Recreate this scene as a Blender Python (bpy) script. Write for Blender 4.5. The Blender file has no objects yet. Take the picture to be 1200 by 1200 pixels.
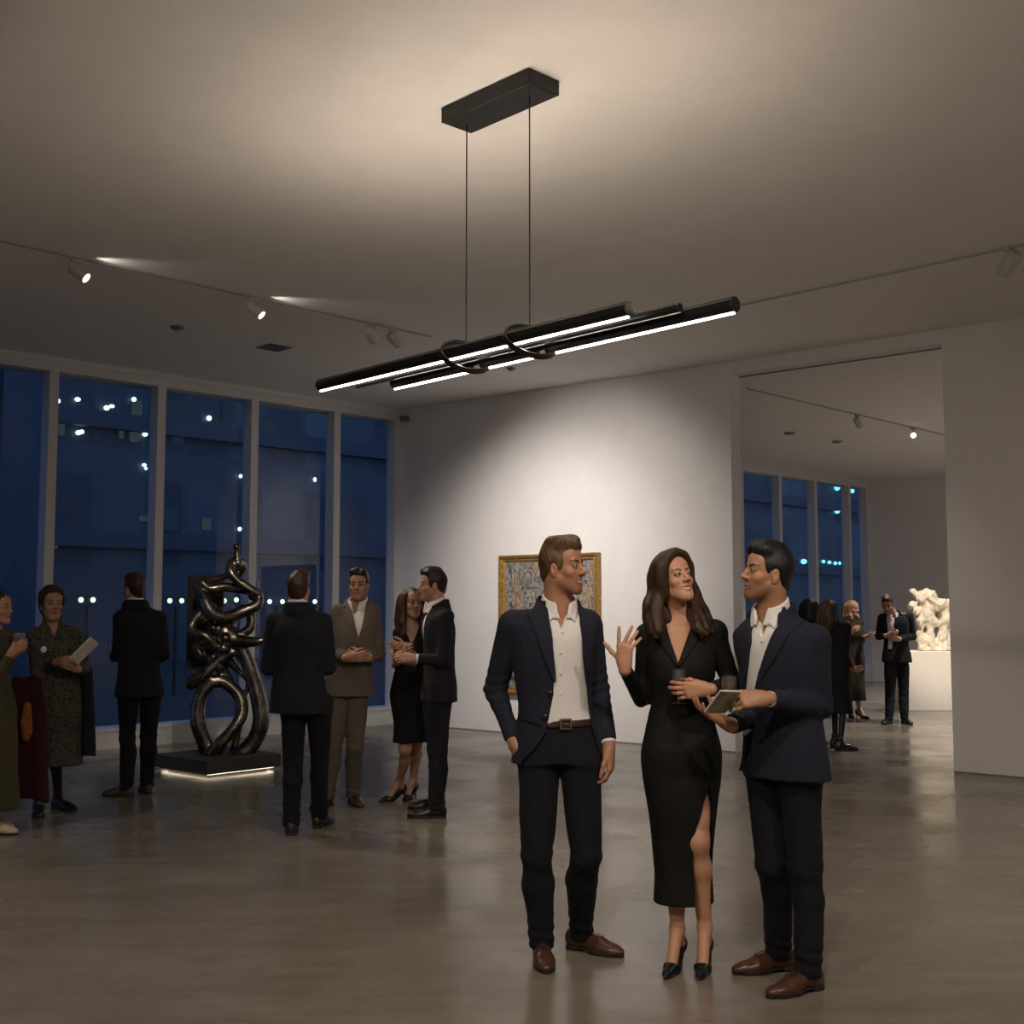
import bpy, bmesh, math, random
import numpy as np
from mathutils import Vector, Matrix
PI = math.pi
scene = bpy.context.scene
COL = scene.collection
random.seed(7)

# ------------------------------------------------------------------ camera geometry
FPX = 1400.0
PITCH = math.atan(112 / FPX)
EYE = 1.5
CEIL = 4.11

def ray(px, py):
    a = (px - 600) / FPX
    b = (600 - py) / FPX
    return np.array([a, math.cos(PITCH) - b * math.sin(PITCH), math.sin(PITCH) + b * math.cos(PITCH)])

def on_z(px, py, z):
    d = ray(px, py)
    return np.array([0, 0, EYE]) + d * ((z - EYE) / d[2])

def floor_pt(px, py):
    return on_z(px, py, 0.0)

def at_y(px, py, y):
    d = ray(px, py)
    return np.array([0, 0, EYE]) + d * (y / d[1])

def on_plane(px, py, p0, n):
    o = np.array([0, 0, EYE])
    d = ray(px, py)
    return o + d * (np.dot(np.asarray(p0) - o, n) / np.dot(d, n))

def A(*v):
    return np.array(v, dtype=float)

def unit(v):
    v = np.asarray(v, float)
    return v / (np.linalg.norm(v) + 1e-12)

# ------------------------------------------------------------------ scene helpers
def tag(o, label=None, cat=None, group=None, kind=None):
    if label: o['label'] = label
    if cat: o['category'] = cat
    if group: o['group'] = group
    if kind: o['kind'] = kind
    return o

def empty(name, loc, label, cat, group=None):
    o = bpy.data.objects.new(name, None)
    o.empty_display_size = 0.1
    o.location = [float(v) for v in loc]
    COL.objects.link(o)
    return tag(o, label, cat, group)

def wloc(o):
    p = np.zeros(3)
    while o is not None:
        p += np.array(o.location)
        o = o.parent
    return p

def mesh_obj(name, verts, faces, mat, parent=None, smooth=True, cols=None, origin=None):
    """verts are in world space; the object keeps its place relative to its parent"""
    verts = np.asarray(verts, float)
    base = wloc(parent) if parent is not None else (np.zeros(3) if origin is None else np.asarray(origin, float))
    me = bpy.data.meshes.new(name)
    v = (verts - base).astype(np.float32)
    if isinstance(faces, np.ndarray) and faces.ndim == 2:
        k = faces.shape[1]; nf = len(faces)
        me.vertices.add(len(v)); me.vertices.foreach_set('co', v.ravel())
        me.loops.add(nf * k); me.loops.foreach_set('vertex_index', faces.astype(np.int32).ravel())
        me.polygons.add(nf)
        me.polygons.foreach_set('loop_start', np.arange(0, nf * k, k, dtype=np.int32))
        me.update(calc_edges=True)
    else:
        me.from_pydata([tuple(p) for p in v], [], [tuple(int(i) for i in f) for f in faces])
        me.update()
    me.polygons.foreach_set('use_smooth', np.full(len(me.polygons), bool(smooth)))
    if cols is not None:
        at = me.color_attributes.new('tint', 'FLOAT_COLOR', 'POINT')
        c = np.ones((len(v), 4), np.float32); c[:, :3] = cols
        at.data.foreach_set('color', c.ravel())
    if mat is not None: me.materials.append(mat)
    o = bpy.data.objects.new(name, me)
    COL.objects.link(o)
    if parent is not None: o.parent = parent
    elif origin is not None: o.location = [float(q) for q in origin]
    return o

class MB:
    """collects boxes, tubes, lathes into one mesh"""
    def __init__(s): s.v = []; s.f = []
    def add(s, vs, fs):
        n = len(s.v); s.v += [tuple(map(float, p)) for p in vs]; s.f += [tuple(i + n for i in f) for f in fs]
        return s
    def box(s, c, e1, e2, e3):
        """centre and three half-axis vectors (right handed)"""
        c, e1, e2, e3 = map(np.asarray, (c, e1, e2, e3))
        if np.dot(np.cross(e1, e2), e3) < 0: e1 = -e1
        vs = [c + a * e1 + b * e2 + d * e3 for d in (-1, 1) for b in (-1, 1) for a in (-1, 1)]
        return s.add(vs, [(0, 2, 3, 1), (4, 5, 7, 6), (0, 1, 5, 4), (2, 6, 7, 3), (0, 4, 6, 2), (1, 3, 7, 5)])
    def prism(s, poly, z0, z1):
        poly = [tuple(p[:2]) for p in poly]
        a = sum(poly[i][0] * poly[(i + 1) % len(poly)][1] - poly[(i + 1) % len(poly)][0] * poly[i][1] for i in range(len(poly)))
        if a < 0: poly = poly[::-1]
        n = len(poly)
        vs = [(x, y, z0) for x, y in poly] + [(x, y, z1) for x, y in poly]
        fs = [tuple(range(n))[::-1], tuple(range(n, 2 * n))] + [(i, (i + 1) % n, n + (i + 1) % n, n + i) for i in range(n)]
        return s.add(vs, fs)
    def tube(s, pts, r, n=12, cap=True, squash=None):
        pts = [np.asarray(p, float) for p in pts]
        m = len(pts)
        rs = r if hasattr(r, '__len__') else [r] * m
        t0 = unit(pts[1] - pts[0])
        up = A(0, 0, 1) if abs(t0[2]) < .9 else A(1, 0, 0)
        x = unit(np.cross(up, t0)); vs = []
        for i in range(m):
            t = unit(pts[min(i + 1, m - 1)] - pts[max(i - 1, 0)])
            x = unit(x - np.dot(x, t) * t); y = np.cross(t, x)
            for k in range(n):
                a = 2 * PI * k / n
                vs.append(pts[i] + rs[i] * (math.cos(a) * x + math.sin(a) * y))
        fs = [(i * n + k, i * n + (k + 1) % n, (i + 1) * n + (k + 1) % n, (i + 1) * n + k) for i in range(m - 1) for k in range(n)]
        if cap: fs += [tuple(range(n))[::-1], tuple(range((m - 1) * n, m * n))]
        return s.add(vs, fs)
    def lathe(s, c, axis, prof, n=24, close=False):
        """prof: list of (distance along the axis, radius)"""
        c = np.asarray(c, float); axis = unit(axis)
        up = A(0, 0, 1) if abs(axis[2]) < .9 else A(1, 0, 0)
        x = unit(np.cross(up, axis)); y = np.cross(axis, x)
        vs = []
        for h, r in prof:
            for k in range(n):
                a = 2 * PI * k / n
                vs.append(c + h * axis + r * (math.cos(a) * x + math.sin(a) * y))
        m = len(prof)
        fs = [(i * n + k, i * n + (k + 1) % n, (i + 1) * n + (k + 1) % n, (i + 1) * n + k) for i in range(m - 1) for k in range(n)]
        if not close: fs += [tuple(range(n))[::-1], tuple(range((m - 1) * n, m * n))]
        else: fs += [((m - 1) * n + k, (m - 1) * n + (k + 1) % n, (k + 1) % n, k) for k in range(n)]
        return s.add(vs, fs)
    def build(s, name, mat, parent=None, smooth=False, origin=None, bevel=0):
        o = mesh_obj(name, s.v, s.f, mat, parent, smooth, origin=origin)
        if smooth:
            o.data.set_sharp_from_angle(angle=math.radians(40))
        if bevel:
            b = o.modifiers.new('bevel', 'BEVEL'); b.width = bevel; b.segments = 2; b.limit_method = 'ANGLE'
        return o

# ------------------------------------------------------------------ signed distance modelling
def smin(a, b, k):
    if k <= 0: return np.minimum(a, b)
    h = np.maximum(k - np.abs(a - b), 0) / k
    return np.minimum(a, b) - h * h * k * .25

def smax(a, b, k):
    return -smin(-a, -b, k)

class Prim:
    def __init__(s, lo, hi, f): s.lo = np.asarray(lo, float); s.hi = np.asarray(hi, float); s.f = f

def rcone(a, b, ra, rb):
    a = np.asarray(a, float); b = np.asarray(b, float)
    d = b - a; dd = max(float(np.dot(d, d)), 1e-9)
    def f(X, Y, Z):
        x, y, z = X - a[0], Y - a[1], Z - a[2]
        t = np.clip((x * d[0] + y * d[1] + z * d[2]) / dd, 0, 1)
        return np.sqrt((x - t * d[0]) ** 2 + (y - t * d[1]) ** 2 + (z - t * d[2]) ** 2) - (ra + (rb - ra) * t)
    return Prim(np.minimum(a - ra, b - rb), np.maximum(a + ra, b + rb), f)

def ball(c, r): return rcone(c, np.asarray(c, float) + A(0, 0, 1e-4), r, r)

def ellip(c, r, R=None):
    c = np.asarray(c, float); r = np.asarray(r, float)
    R = np.eye(3) if R is None else R
    ext = np.sqrt(((R * r) ** 2).sum(1))
    def f(X, Y, Z):
        x, y, z = X - c[0], Y - c[1], Z - c[2]
        k0 = 0; k1 = 0
        for i in range(3):
            l = x * R[0, i] + y * R[1, i] + z * R[2, i]
            k0 = k0 + (l / r[i]) ** 2; k1 = k1 + (l / r[i] ** 2) ** 2
        k0 = np.sqrt(k0); k1 = np.sqrt(k1) + 1e-6
        return k0 * (k0 - 1) / k1
    return Prim(c - ext, c + ext, f)

def rbox(c, half, R=None, rad=.005):
    c = np.asarray(c, float); half = np.asarray(half, float)
    R = np.eye(3) if R is None else R
    ext = np.abs(R * half).sum(1) + rad
    def f(X, Y, Z):
        x, y, z = X - c[0], Y - c[1], Z - c[2]
        q = [np.abs(x * R[0, i] + y * R[1, i] + z * R[2, i]) - half[i] + rad for i in range(3)]
        o = np.sqrt(sum(np.maximum(u, 0) ** 2 for u in q))
        return o + np.minimum(np.maximum(np.maximum(q[0], q[1]), q[2]), 0) - rad
    return Prim(c - ext, c + ext, f)

def hermite(xs, ys, x):
    xs = np.asarray(xs, float); ys = np.asarray(ys, float)
    m = np.gradient(ys, xs) if len(xs) > 2 else np.full(2, (ys[1] - ys[0]) / (xs[1] - xs[0]))
    x = np.clip(x, xs[0], xs[-1])
    i = np.clip(np.searchsorted(xs, x, side='right') - 1, 0, len(xs) - 2)
    h = xs[i + 1] - xs[i]; t = (x - xs[i]) / h
    return ((2 * t**3 - 3 * t**2 + 1) * ys[i] + (t**3 - 2 * t**2 + t) * h * m[i]
            + (-2 * t**3 + 3 * t**2) * ys[i + 1] + (t**3 - t**2) * h * m[i + 1])

class Loft(Prim):
    """stack of egg shaped sections: rows (z, cx, cy, half width, front depth, back depth, yaw)"""
    def __init__(s, rows, off=0.0, z0=None, z1=None, round_top=0.0):
        rows = sorted(rows, key=lambda r: r[0])
        s.T = np.array(rows, float)
        s.off = off
        s.z0 = s.T[0, 0] if z0 is None else z0
        s.z1 = s.T[-1, 0] if z1 is None else z1
        mx = s.T[:, 3:6].max() + abs(off) + .02
        s.lo = A(s.T[:, 1].min() - mx, s.T[:, 2].min() - mx, s.z0)
        s.hi = A(s.T[:, 1].max() + mx, s.T[:, 2].max() + mx, s.z1)
        s.rt = round_top
    def par(s, Z):
        return [hermite(s.T[:, 0], s.T[:, i], Z) for i in range(1, 7)]
    def local(s, X, Y, Z):
        cx, cy, a, bf, bb, yw = s.par(Z)
        x, y = X - cx, Y - cy
        c, sn = np.cos(yw), np.sin(yw)
        return x * c + y * sn, x * sn - y * c, a, bf, bb
    def side(s, X, Y, Z):
        lx, ly, a, bf, bb = s.local(X, Y, Z)
        a = np.maximum(a + s.off, .004); b = np.maximum(np.where(ly > 0, bf, bb) + s.off, .004)
        k0 = np.sqrt((lx / a) ** 2 + (ly / b) ** 2); k1 = np.sqrt((lx / a**2) ** 2 + (ly / b**2) ** 2) + 1e-5
        d = k0 * (k0 - 1) / k1
        return np.where(k0 < .3, np.minimum(d, -np.minimum(a, b) * .7), d)
    def f(s, X, Y, Z):
        d = s.side(X, Y, Z)
        if s.rt: return smax(smax(d, Z - s.z1, s.rt), s.z0 - Z, .004)
        return np.maximum(np.maximum(d, Z - s.z1), s.z0 - Z)
    def world(s, lx, ly, z):
        cx, cy, a, bf, bb, yw = [float(v) for v in s.par(np.array([z]))] if False else [float(v[0]) for v in s.par(np.array([z], float))]
        return A(cx + lx * math.cos(yw) + ly * math.sin(yw), cy + lx * math.sin(yw) - ly * math.cos(yw), z)
    def front(s, lx, z, off=0):
        """point on the front surface"""
        cx, cy, a, bf, bb, yw = [float(v[0]) for v in s.par(np.array([z], float))]
        a += s.off; b = bf + s.off
        ly = b * math.sqrt(max(1 - (lx / a) ** 2, .02)) + off
        return s.world(lx, ly, z)

def poly2(u, v, poly):
    """signed distance to a 2d polygon"""
    P = np.asarray(poly, float); n = len(P)
    d = np.full(np.broadcast(u, v).shape, 1e9); sg = np.ones(d.shape)
    for i in range(n):
        a = P[i]; b = P[i - 1]; e = b - a
        wx, wy = u - a[0], v - a[1]
        t = np.clip((wx * e[0] + wy * e[1]) / max(e @ e, 1e-12), 0, 1)
        d = np.minimum(d, (wx - e[0] * t) ** 2 + (wy - e[1] * t) ** 2)
        c1 = v >= a[1]; c2 = v < b[1]; c3 = e[0] * wy > e[1] * wx
        sg = np.where((c1 & c2 & c3) | (~c1 & ~c2 & ~c3), -sg, sg)
    return sg * np.sqrt(d)

def axis_pts(lo, hi, h, fine):
    pts = [lo]
    x = lo
    while x < hi:
        st = h
        for (a, b, hf) in fine:
            if a - hf <= x < b: st = min(st, hf)
            elif x < a < x + h: st = min(st, max(a - x, hf))
        x += st; pts.append(x)
    return np.array(pts, np.float64)

class Grid:
    def __init__(s, lo, hi, h, fine=()):
        """fine: list of (lo, hi, step) boxes with a finer step"""
        s.h = h
        s.ax = [axis_pts(lo[i], hi[i], h, [(f[0][i], f[1][i], f[2]) for f in fine]) for i in range(3)]
        s.D = np.full([len(a) for a in s.ax], 1.0, np.float32)
    def win(s, lo, hi, m):
        r = []
        for i in range(3):
            a = max(int(np.searchsorted(s.ax[i], lo[i] - m)) - 1, 0); b = min(int(np.searchsorted(s.ax[i], hi[i] + m)) + 1, len(s.ax[i]))
            r.append(slice(a, max(b, a)))
        return tuple(r)
    def xyz(s, w):
        return s.ax[0][w[0]][:, None, None], s.ax[1][w[1]][None, :, None], s.ax[2][w[2]][None, None, :]
    def add(s, p, k=0.0):
        w = s.win(p.lo, p.hi, k + 2.5 * s.h)
        if 0 in s.D[w].shape: return s
        s.D[w] = smin(s.D[w], p.f(*s.xyz(w)), k); return s
    def sub(s, p, k=0.0):
        w = s.win(p.lo, p.hi, k + 2.5 * s.h)
        if 0 in s.D[w].shape: return s
        s.D[w] = smax(s.D[w], -p.f(*s.xyz(w)), k); return s
    def cut(s, f, k=0.0):
        """keep only where f < 0 (f over the whole grid)"""
        w = tuple(slice(0, n) for n in s.D.shape)
        s.D[...] = smax(s.D, f(*s.xyz(w)), k); return s
    def disp(s, f, band=.03):
        i = np.nonzero(np.abs(s.D) < band)
        if len(i[0]):
            s.D[i] += f(s.ax[0][i[0]], s.ax[1][i[1]], s.ax[2][i[2]])
        return s
    def mesh(s):
        D = s.D; ins = D < 0
        nx, ny, nz = D.shape
        c = np.zeros((nx - 1, ny - 1, nz - 1), np.uint8)
        offs = [(i, j, k) for i in (0, 1) for j in (0, 1) for k in (0, 1)]
        for (i, j, k) in offs: c += ins[i:nx - 1 + i, j:ny - 1 + j, k:nz - 1 + k]
        act = (c > 0) & (c < 8)
        I = np.argwhere(act)
        n = len(I)
        vid = np.full(act.shape, -1, np.int32); vid[act] = np.arange(n)
        val = {o: D[I[:, 0] + o[0], I[:, 1] + o[1], I[:, 2] + o[2]] for o in offs}
        acc = np.zeros((n, 3)); cnt = np.zeros(n)
        for a in offs:
            for d in range(3):
                if a[d]: continue
                b = list(a); b[d] = 1; b = tuple(b)
                va, vb = val[a], val[b]
                m = (va < 0) != (vb < 0)
                t = np.where(m, va / np.where(m, va - vb, 1), 0)
                t = np.clip(t, .02, .98)
                p = np.zeros((n, 3)); p[:] = a; p[:, d] = t
                acc += p * m[:, None]; cnt += m
        fr = acc / np.maximum(cnt, 1)[:, None]
        V = np.stack([s.ax[d][I[:, d]] + fr[:, d] * (s.ax[d][I[:, d] + 1] - s.ax[d][I[:, d]]) for d in range(3)], 1)
        Q = []
        for d in range(3):
            lo = [slice(None)] * 3; hi = [slice(None)] * 3
            lo[d] = slice(0, -1); hi[d] = slice(1, None)
            a, b = ins[tuple(lo)], ins[tuple(hi)]
            e = a != b
            o1, o2 = [(1, 2), (2, 0), (0, 1)][d]
            sl = [slice(None)] * 3; sl[o1] = slice(1, -1); sl[o2] = slice(1, -1)
            E = np.argwhere(e[tuple(sl)]); E[:, o1] += 1; E[:, o2] += 1
            fl = a[E[:, 0], E[:, 1], E[:, 2]]
            cell = []
            for (q1, q2) in ((-1, -1), (0, -1), (0, 0), (-1, 0)):
                X = E.copy(); X[:, o1] += q1; X[:, o2] += q2
                cell.append(vid[X[:, 0], X[:, 1], X[:, 2]])
            q = np.stack(cell, 1)
            q[~fl] = q[~fl][:, ::-1]
            Q.append(q)
        Q = np.concatenate(Q); Q = Q[(Q >= 0).all(1)]
        return V, Q

def relax(V, Q, it=1, lam=.5):
    for _ in range(it):
        S = np.zeros_like(V); N = np.zeros(len(V))
        for a, b in ((0, 1), (1, 2), (2, 3), (3, 0)):
            for p, q in ((a, b), (b, a)):
                np.add.at(S, Q[:, p], V[Q[:, q]]); np.add.at(N, Q[:, p], 1)
        V = V + lam * (S / np.maximum(N, 1)[:, None] - V)
    return V

def sdf_obj(g, name, mat, parent=None, colf=None, it=1, origin=None):
    V, Q = g.mesh()
    if len(Q) == 0: return None
    if it: V = relax(V, Q, it)
    return mesh_obj(name, V, Q, mat, parent, True, None if colf is None else colf(V), origin)

def box_of(prims, m=.02):
    return np.min([p.lo for p in prims], 0) - m, np.max([p.hi for p in prims], 0) + m

def noise3(seed, freq, amp, n=7):
    rs = np.random.RandomState(seed)
    fr = np.atleast_1d(np.asarray(freq, float)) * np.ones(3)
    ks = rs.normal(size=(n, 3)); ks /= np.linalg.norm(ks, axis=1)[:, None]
    ks = ks * rs.uniform(.6, 1.5, (n, 1)) * fr; ph = rs.uniform(0, 2 * PI, n)
    def f(x, y, z):
        r = 0
        for k, p in zip(ks, ph): r = r + np.sin(k[0] * x + k[1] * y + k[2] * z + p)
        return amp * r / math.sqrt(n)
    return f
# ------------------------------------------------------------------ materials
def srgb(r, g, b):
    return tuple(((c / 255) / 12.92 if c / 255 <= .04045 else ((c / 255 + .055) / 1.055) ** 2.4) for c in (r, g, b))

class NT:
    def __init__(s, name):
        s.m = bpy.data.materials.new(name); s.m.use_nodes = True
        s.t = s.m.node_tree; s.t.nodes.clear()
        s.out = s.n('ShaderNodeOutputMaterial')
    def n(s, typ, **kw):
        o = s.t.nodes.new(typ)
        for k, v in kw.items():
            if k[0] == '_': setattr(o, k[1:], v)
            else:
                key = k.replace('_', ' ')
                o.inputs[key].default_value = v
        return o
    def l(s, a, b): s.t.links.new(a, b)
    def pbsdf(s, col, rough=.5, metal=0, **kw):
        p = s.n('ShaderNodeBsdfPrincipled')
        p.inputs['Base Color'].default_value = (*col, 1); p.inputs['Roughness'].default_value = rough; p.inputs['Metallic'].default_value = metal
        for k, v in kw.items(): p.inputs[k.replace('_', ' ')].default_value = v
        s.l(p.outputs[0], s.out.inputs[0]); s.p = p
        return p
    def coords(s, scale=(1, 1, 1), kind='Object', rot=(0, 0, 0)):
        c = s.n('ShaderNodeTexCoord'); m = s.n('ShaderNodeMapping'); m.inputs['Scale'].default_value = scale; m.inputs['Rotation'].default_value = rot
        s.l(c.outputs[kind], m.inputs['Vector']); return m.outputs[0]
    def noise(s, vec, scale, detail=4, rough=.55, dist=0):
        t = s.n('ShaderNodeTexNoise', Scale=scale, Detail=detail, Roughness=rough, Distortion=dist); s.l(vec, t.inputs['Vector']); return t.outputs['Fac']
    def ramp(s, fac, stops, interp='LINEAR'):
        r = s.n('ShaderNodeValToRGB'); e = r.color_ramp; e.interpolation = interp
        while len(e.elements) > 1: e.elements.remove(e.elements[-1])
        e.elements[0].position = stops[0][0]; e.elements[0].color = (*stops[0][1], 1)
        for p, c in stops[1:]:
            q = e.elements.new(p); q.color = (*c, 1)
        s.l(fac, r.inputs[0]); return r.outputs[0]
    def mix(s, a, b, fac, mode='MIX'):
        m = s.n('ShaderNodeMix', _data_type='RGBA', _blend_type=mode)
        for sock, v in ((m.inputs[0], fac), (m.inputs[6], a), (m.inputs[7], b)):
            if hasattr(v, 'is_linked'): s.l(v, sock)
            elif isinstance(v, (int, float)): sock.default_value = v
            else: sock.default_value = (*v, 1)
        return m.outputs[2]
    def math(s, op, a, b=0.0):
        m = s.n('ShaderNodeMath', _operation=op)
        for i, v in enumerate((a, b)):
            if hasattr(v, 'is_linked'): s.l(v, m.inputs[i])
            else: m.inputs[i].default_value = v
        return m.outputs[0]
    def bump(s, h, strength=.2, dist=.01):
        b = s.n('ShaderNodeBump', Strength=strength, Distance=dist); s.l(h, b.inputs['Height']); s.l(b.outputs[0], s.p.inputs['Normal'])

def cloth(name, col, rough=.85, var=.25, sheen=.15, folds=.35, weave=900, fold_scale=9):
    t = NT(name); t.pbsdf(col, rough)
    t.p.inputs['Sheen Weight'].default_value = sheen; t.p.inputs['Sheen Roughness'].default_value = .5
    t.p.inputs['Sheen Tint'].default_value = (*[min(1, c * 4 + .1) for c in col], 1)
    t.p.inputs['Specular IOR Level'].default_value = .25
    v = t.coords()
    n = t.noise(v, 60, 3)
    c = t.ramp(n, [(.3, [q * (1 - var) for q in col]), (.7, [q * (1 + var) for q in col])])
    t.l(c, t.p.inputs['Base Color'])
    w = t.noise(t.coords((1, 1, .45)), fold_scale, 3, .5, .6)
    fine = t.noise(v, weave * .25, 2)
    h = t.math('ADD', w, t.math('MULTIPLY', fine, .04))
    t.bump(h, folds, .03)
    return t.m

def plain(name, col, rough=.5, metal=0, bump=0, scale=40, **kw):
    t = NT(name); t.pbsdf(col, rough, metal, **kw)
    v = t.coords()
    n = t.noise(v, scale, 4)
    c = t.ramp(n, [(.25, [q * .86 for q in col]), (.75, [min(1, q * 1.1) for q in col])])
    t.l(c, t.p.inputs['Base Color'])
    if bump: t.bump(n, bump, .004)
    return t.m

def emis(name, col, strength):
    t = NT(name); e = t.n('ShaderNodeEmission', Strength=strength); e.inputs[0].default_value = (*col, 1)
    t.l(e.outputs[0], t.out.inputs[0]); return t.m

def skin(name):
    t = NT(name); t.pbsdf((.5, .3, .2), .48)
    a = t.n('ShaderNodeVertexColor', _layer_name='tint')
    n = t.noise(t.coords(), 120, 4)
    k = t.ramp(n, [(.3, (.92, .9, .9)), (.7, (1.06, 1.04, 1.03))])
    t.l(t.mix(a.outputs[0], k, 1.0, 'MULTIPLY'), t.p.inputs['Base Color'])
    t.p.inputs['Subsurface Weight'].default_value = .12
    t.p.inputs['Subsurface Radius'].default_value = (.012, .005, .003)
    t.p.inputs['Subsurface Scale'].default_value = .6
    t.p.inputs['Specular IOR Level'].default_value = .4
    t.bump(t.noise(t.coords(), 420, 3), .06, .002)
    return t.m

def hairmat(name, col, light=None):
    light = light or [c * 2.2 for c in col]
    t = NT(name); t.pbsdf(col, .42)
    v = t.coords((1, 1, .16))
    n = t.noise(v, 170, 3, .6)
    n2 = t.noise(t.coords(), 25, 3)
    c = t.ramp(t.math('ADD', t.math('MULTIPLY', n, .65), t.math('MULTIPLY', n2, .35)), [(.36, [q * .45 for q in col]), (.5, col), (.64, light)])
    t.l(c, t.p.inputs['Base Color'])
    t.p.inputs['Specular IOR Level'].default_value = .35
    t.bump(n, .55, .006)
    return t.m

def glassy(name, tint=(.9, .95, 1), refl=1.0, ior=1.5, haze=0):
    """thin glass: clear with fresnel reflection"""
    t = NT(name)
    tr = t.n('ShaderNodeBsdfTransparent'); tr.inputs[0].default_value = (*tint, 1)
    gl = t.n('ShaderNodeBsdfGlossy', Roughness=.02)
    gl.inputs[0].default_value = (refl, refl, refl, 1)
    fr = t.n('ShaderNodeFresnel', IOR=ior)
    mx = t.n('ShaderNodeMixShader')
    ge = t.n('ShaderNodeNewGeometry')
    f = t.math('MULTIPLY', fr.outputs[0], t.math('SUBTRACT', 1.0, ge.outputs['Backfacing']))
    src = tr.outputs[0]
    if haze:
        df = t.n('ShaderNodeBsdfDiffuse'); df.inputs[0].default_value = (.8, .76, .74, 1); m2 = t.n('ShaderNodeMixShader'); m2.inputs[0].default_value = haze
        t.l(tr.outputs[0], m2.inputs[1]); t.l(df.outputs[0], m2.inputs[2]); src = m2.outputs[0]
    t.l(f, mx.inputs[0]); t.l(src, mx.inputs[1]); t.l(gl.outputs[0], mx.inputs[2]); t.l(mx.outputs[0], t.out.inputs[0])
    return t.m

M = {}
def wallpaint(name, col, rough=.75):
    t = NT(name); t.pbsdf(col, rough)
    v = t.coords(); n = t.noise(v, 3, 4)
    t.l(t.ramp(n, [(.3, [c * .97 for c in col]), (.7, [c * 1.02 for c in col])]), t.p.inputs['Base Color'])
    t.bump(t.noise(v, 220, 3), .05, .002)
    return t.m
M['wall'] = wallpaint('white wall paint', (.81, .79, .78))
M['ceiling'] = wallpaint('ceiling paint', (.85, .83, .81))
M['frame'] = plain('window frame paint', (.70, .70, .71), .5, 0, .03)

def concrete():
    t = NT('polished concrete'); t.pbsdf((.2, .18, .16), .3)
    v = t.coords()
    a = t.noise(v, .55, 7, .6, .3); b = t.noise(v, 9, 6, .6); s = t.noise(t.coords((.7, 3.2, 1)), 2.2, 2, .5, .3)
    m = t.math('ADD', t.math('MULTIPLY', a, .5), t.math('ADD', t.math('MULTIPLY', b, .2), t.math('MULTIPLY', s, .3)))
    t.l(t.ramp(m, [(.36, (.150, .127, .098)), (.5, (.195, .168, .132)), (.64, (.245, .213, .172))]), t.p.inputs['Base Color'])
    r = t.n('ShaderNodeMapRange'); r.inputs['From Min'].default_value = .35; r.inputs['From Max'].default_value = .65
    r.inputs['To Min'].default_value = .17; r.inputs['To Max'].default_value = .32
    t.l(t.noise(v, 1.3, 2, .5), r.inputs['Value']); t.l(r.outputs[0], t.p.inputs['Roughness'])
    t.p.inputs['Specular IOR Level'].default_value = .5
    t.bump(s, .06, .014)
    return t.m
M['floor'] = concrete()
M['black_metal'] = plain('black powder coated metal', (.012, .0115, .011), .38, .3, .03, 300)
M['mirror_black'] = plain('polished black chrome', (.09, .09, .095), .08, 1)
M['chrome'] = plain('chrome', (.6, .6, .63), .15, 1)
M['white_metal'] = plain('white lacquered metal', (.55, .53, .5), .4)
M['grey_metal'] = plain('grey fitting metal', (.22, .21, .2), .5)
M['led'] = emis('led diffuser', (1, .88, .75), 34)
M['led_up'] = emis('led diffuser upward', (1, .83, .66), 235)
M['lamp_lens'] = emis('lamp lens', (1, .93, .82), 7)
M['under_led'] = emis('plinth led', (1, .83, .6), 3.0)
M['pane'] = glassy('window glass', (.86, .93, 1), 1.0)
M['drink_glass'] = glassy('drinking glass', (.9, .9, .9), 1.0, 2.0, .022)
def real_glass():
    t = NT('clear glass'); t.pbsdf((.95, .96, .97), .02); t.p.inputs['Transmission Weight'].default_value = 1; t.p.inputs['IOR'].default_value = 1.35; return t.m
M['goblet'] = real_glass()
M['wine'] = plain('pale red wine', (.16, .07, .035), .15)
M['plinth'] = plain('dark painted plinth', (.045, .042, .038), .55, 0, .05, 60)
M['pedestal'] = plain('white pedestal paint', (.78, .74, .68), .6, 0, .02)
def bronze():
    t = NT('dark polished bronze'); t.pbsdf((.13, .115, .095), .27, 1)
    v = t.coords(); n = t.noise(v, 7, 5)
    t.l(t.ramp(n, [(.3, (.07, .062, .052)), (.7, (.26, .235, .20))]), t.p.inputs['Base Color'])
    t.l(t.ramp(t.noise(v, 12, 4), [(.3, (.2,) * 3), (.7, (.36,) * 3)]), t.p.inputs['Roughness'])
    t.bump(t.noise(v, 30, 3), .1, .006); return t.m
M['bronze'] = bronze()
def plaster():
    t = NT('rough white plaster'); t.pbsdf((.8, .73, .6), .85)
    v = t.coords(); n = t.noise(v, 16, 6, .65)
    t.l(t.ramp(n, [(.32, (.42, .31, .19)), (.46, (.78, .69, .55)), (.6, (.86, .82, .74))]), t.p.inputs['Base Color'])
    t.bump(n, .7, .04); return t.m
M['plaster'] = plaster()
def gold():
    t = NT('gilded wood'); t.pbsdf((.42, .25, .07), .42, .55)
    v = t.coords(); n = t.noise(v, 35, 5)
    t.l(t.ramp(n, [(.3, (.20, .11, .03)), (.55, (.42, .25, .07)), (.75, (.6, .4, .14))]), t.p.inputs['Base Color'])
    t.bump(n, .3, .006); return t.m
M['gold'] = gold()
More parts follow.
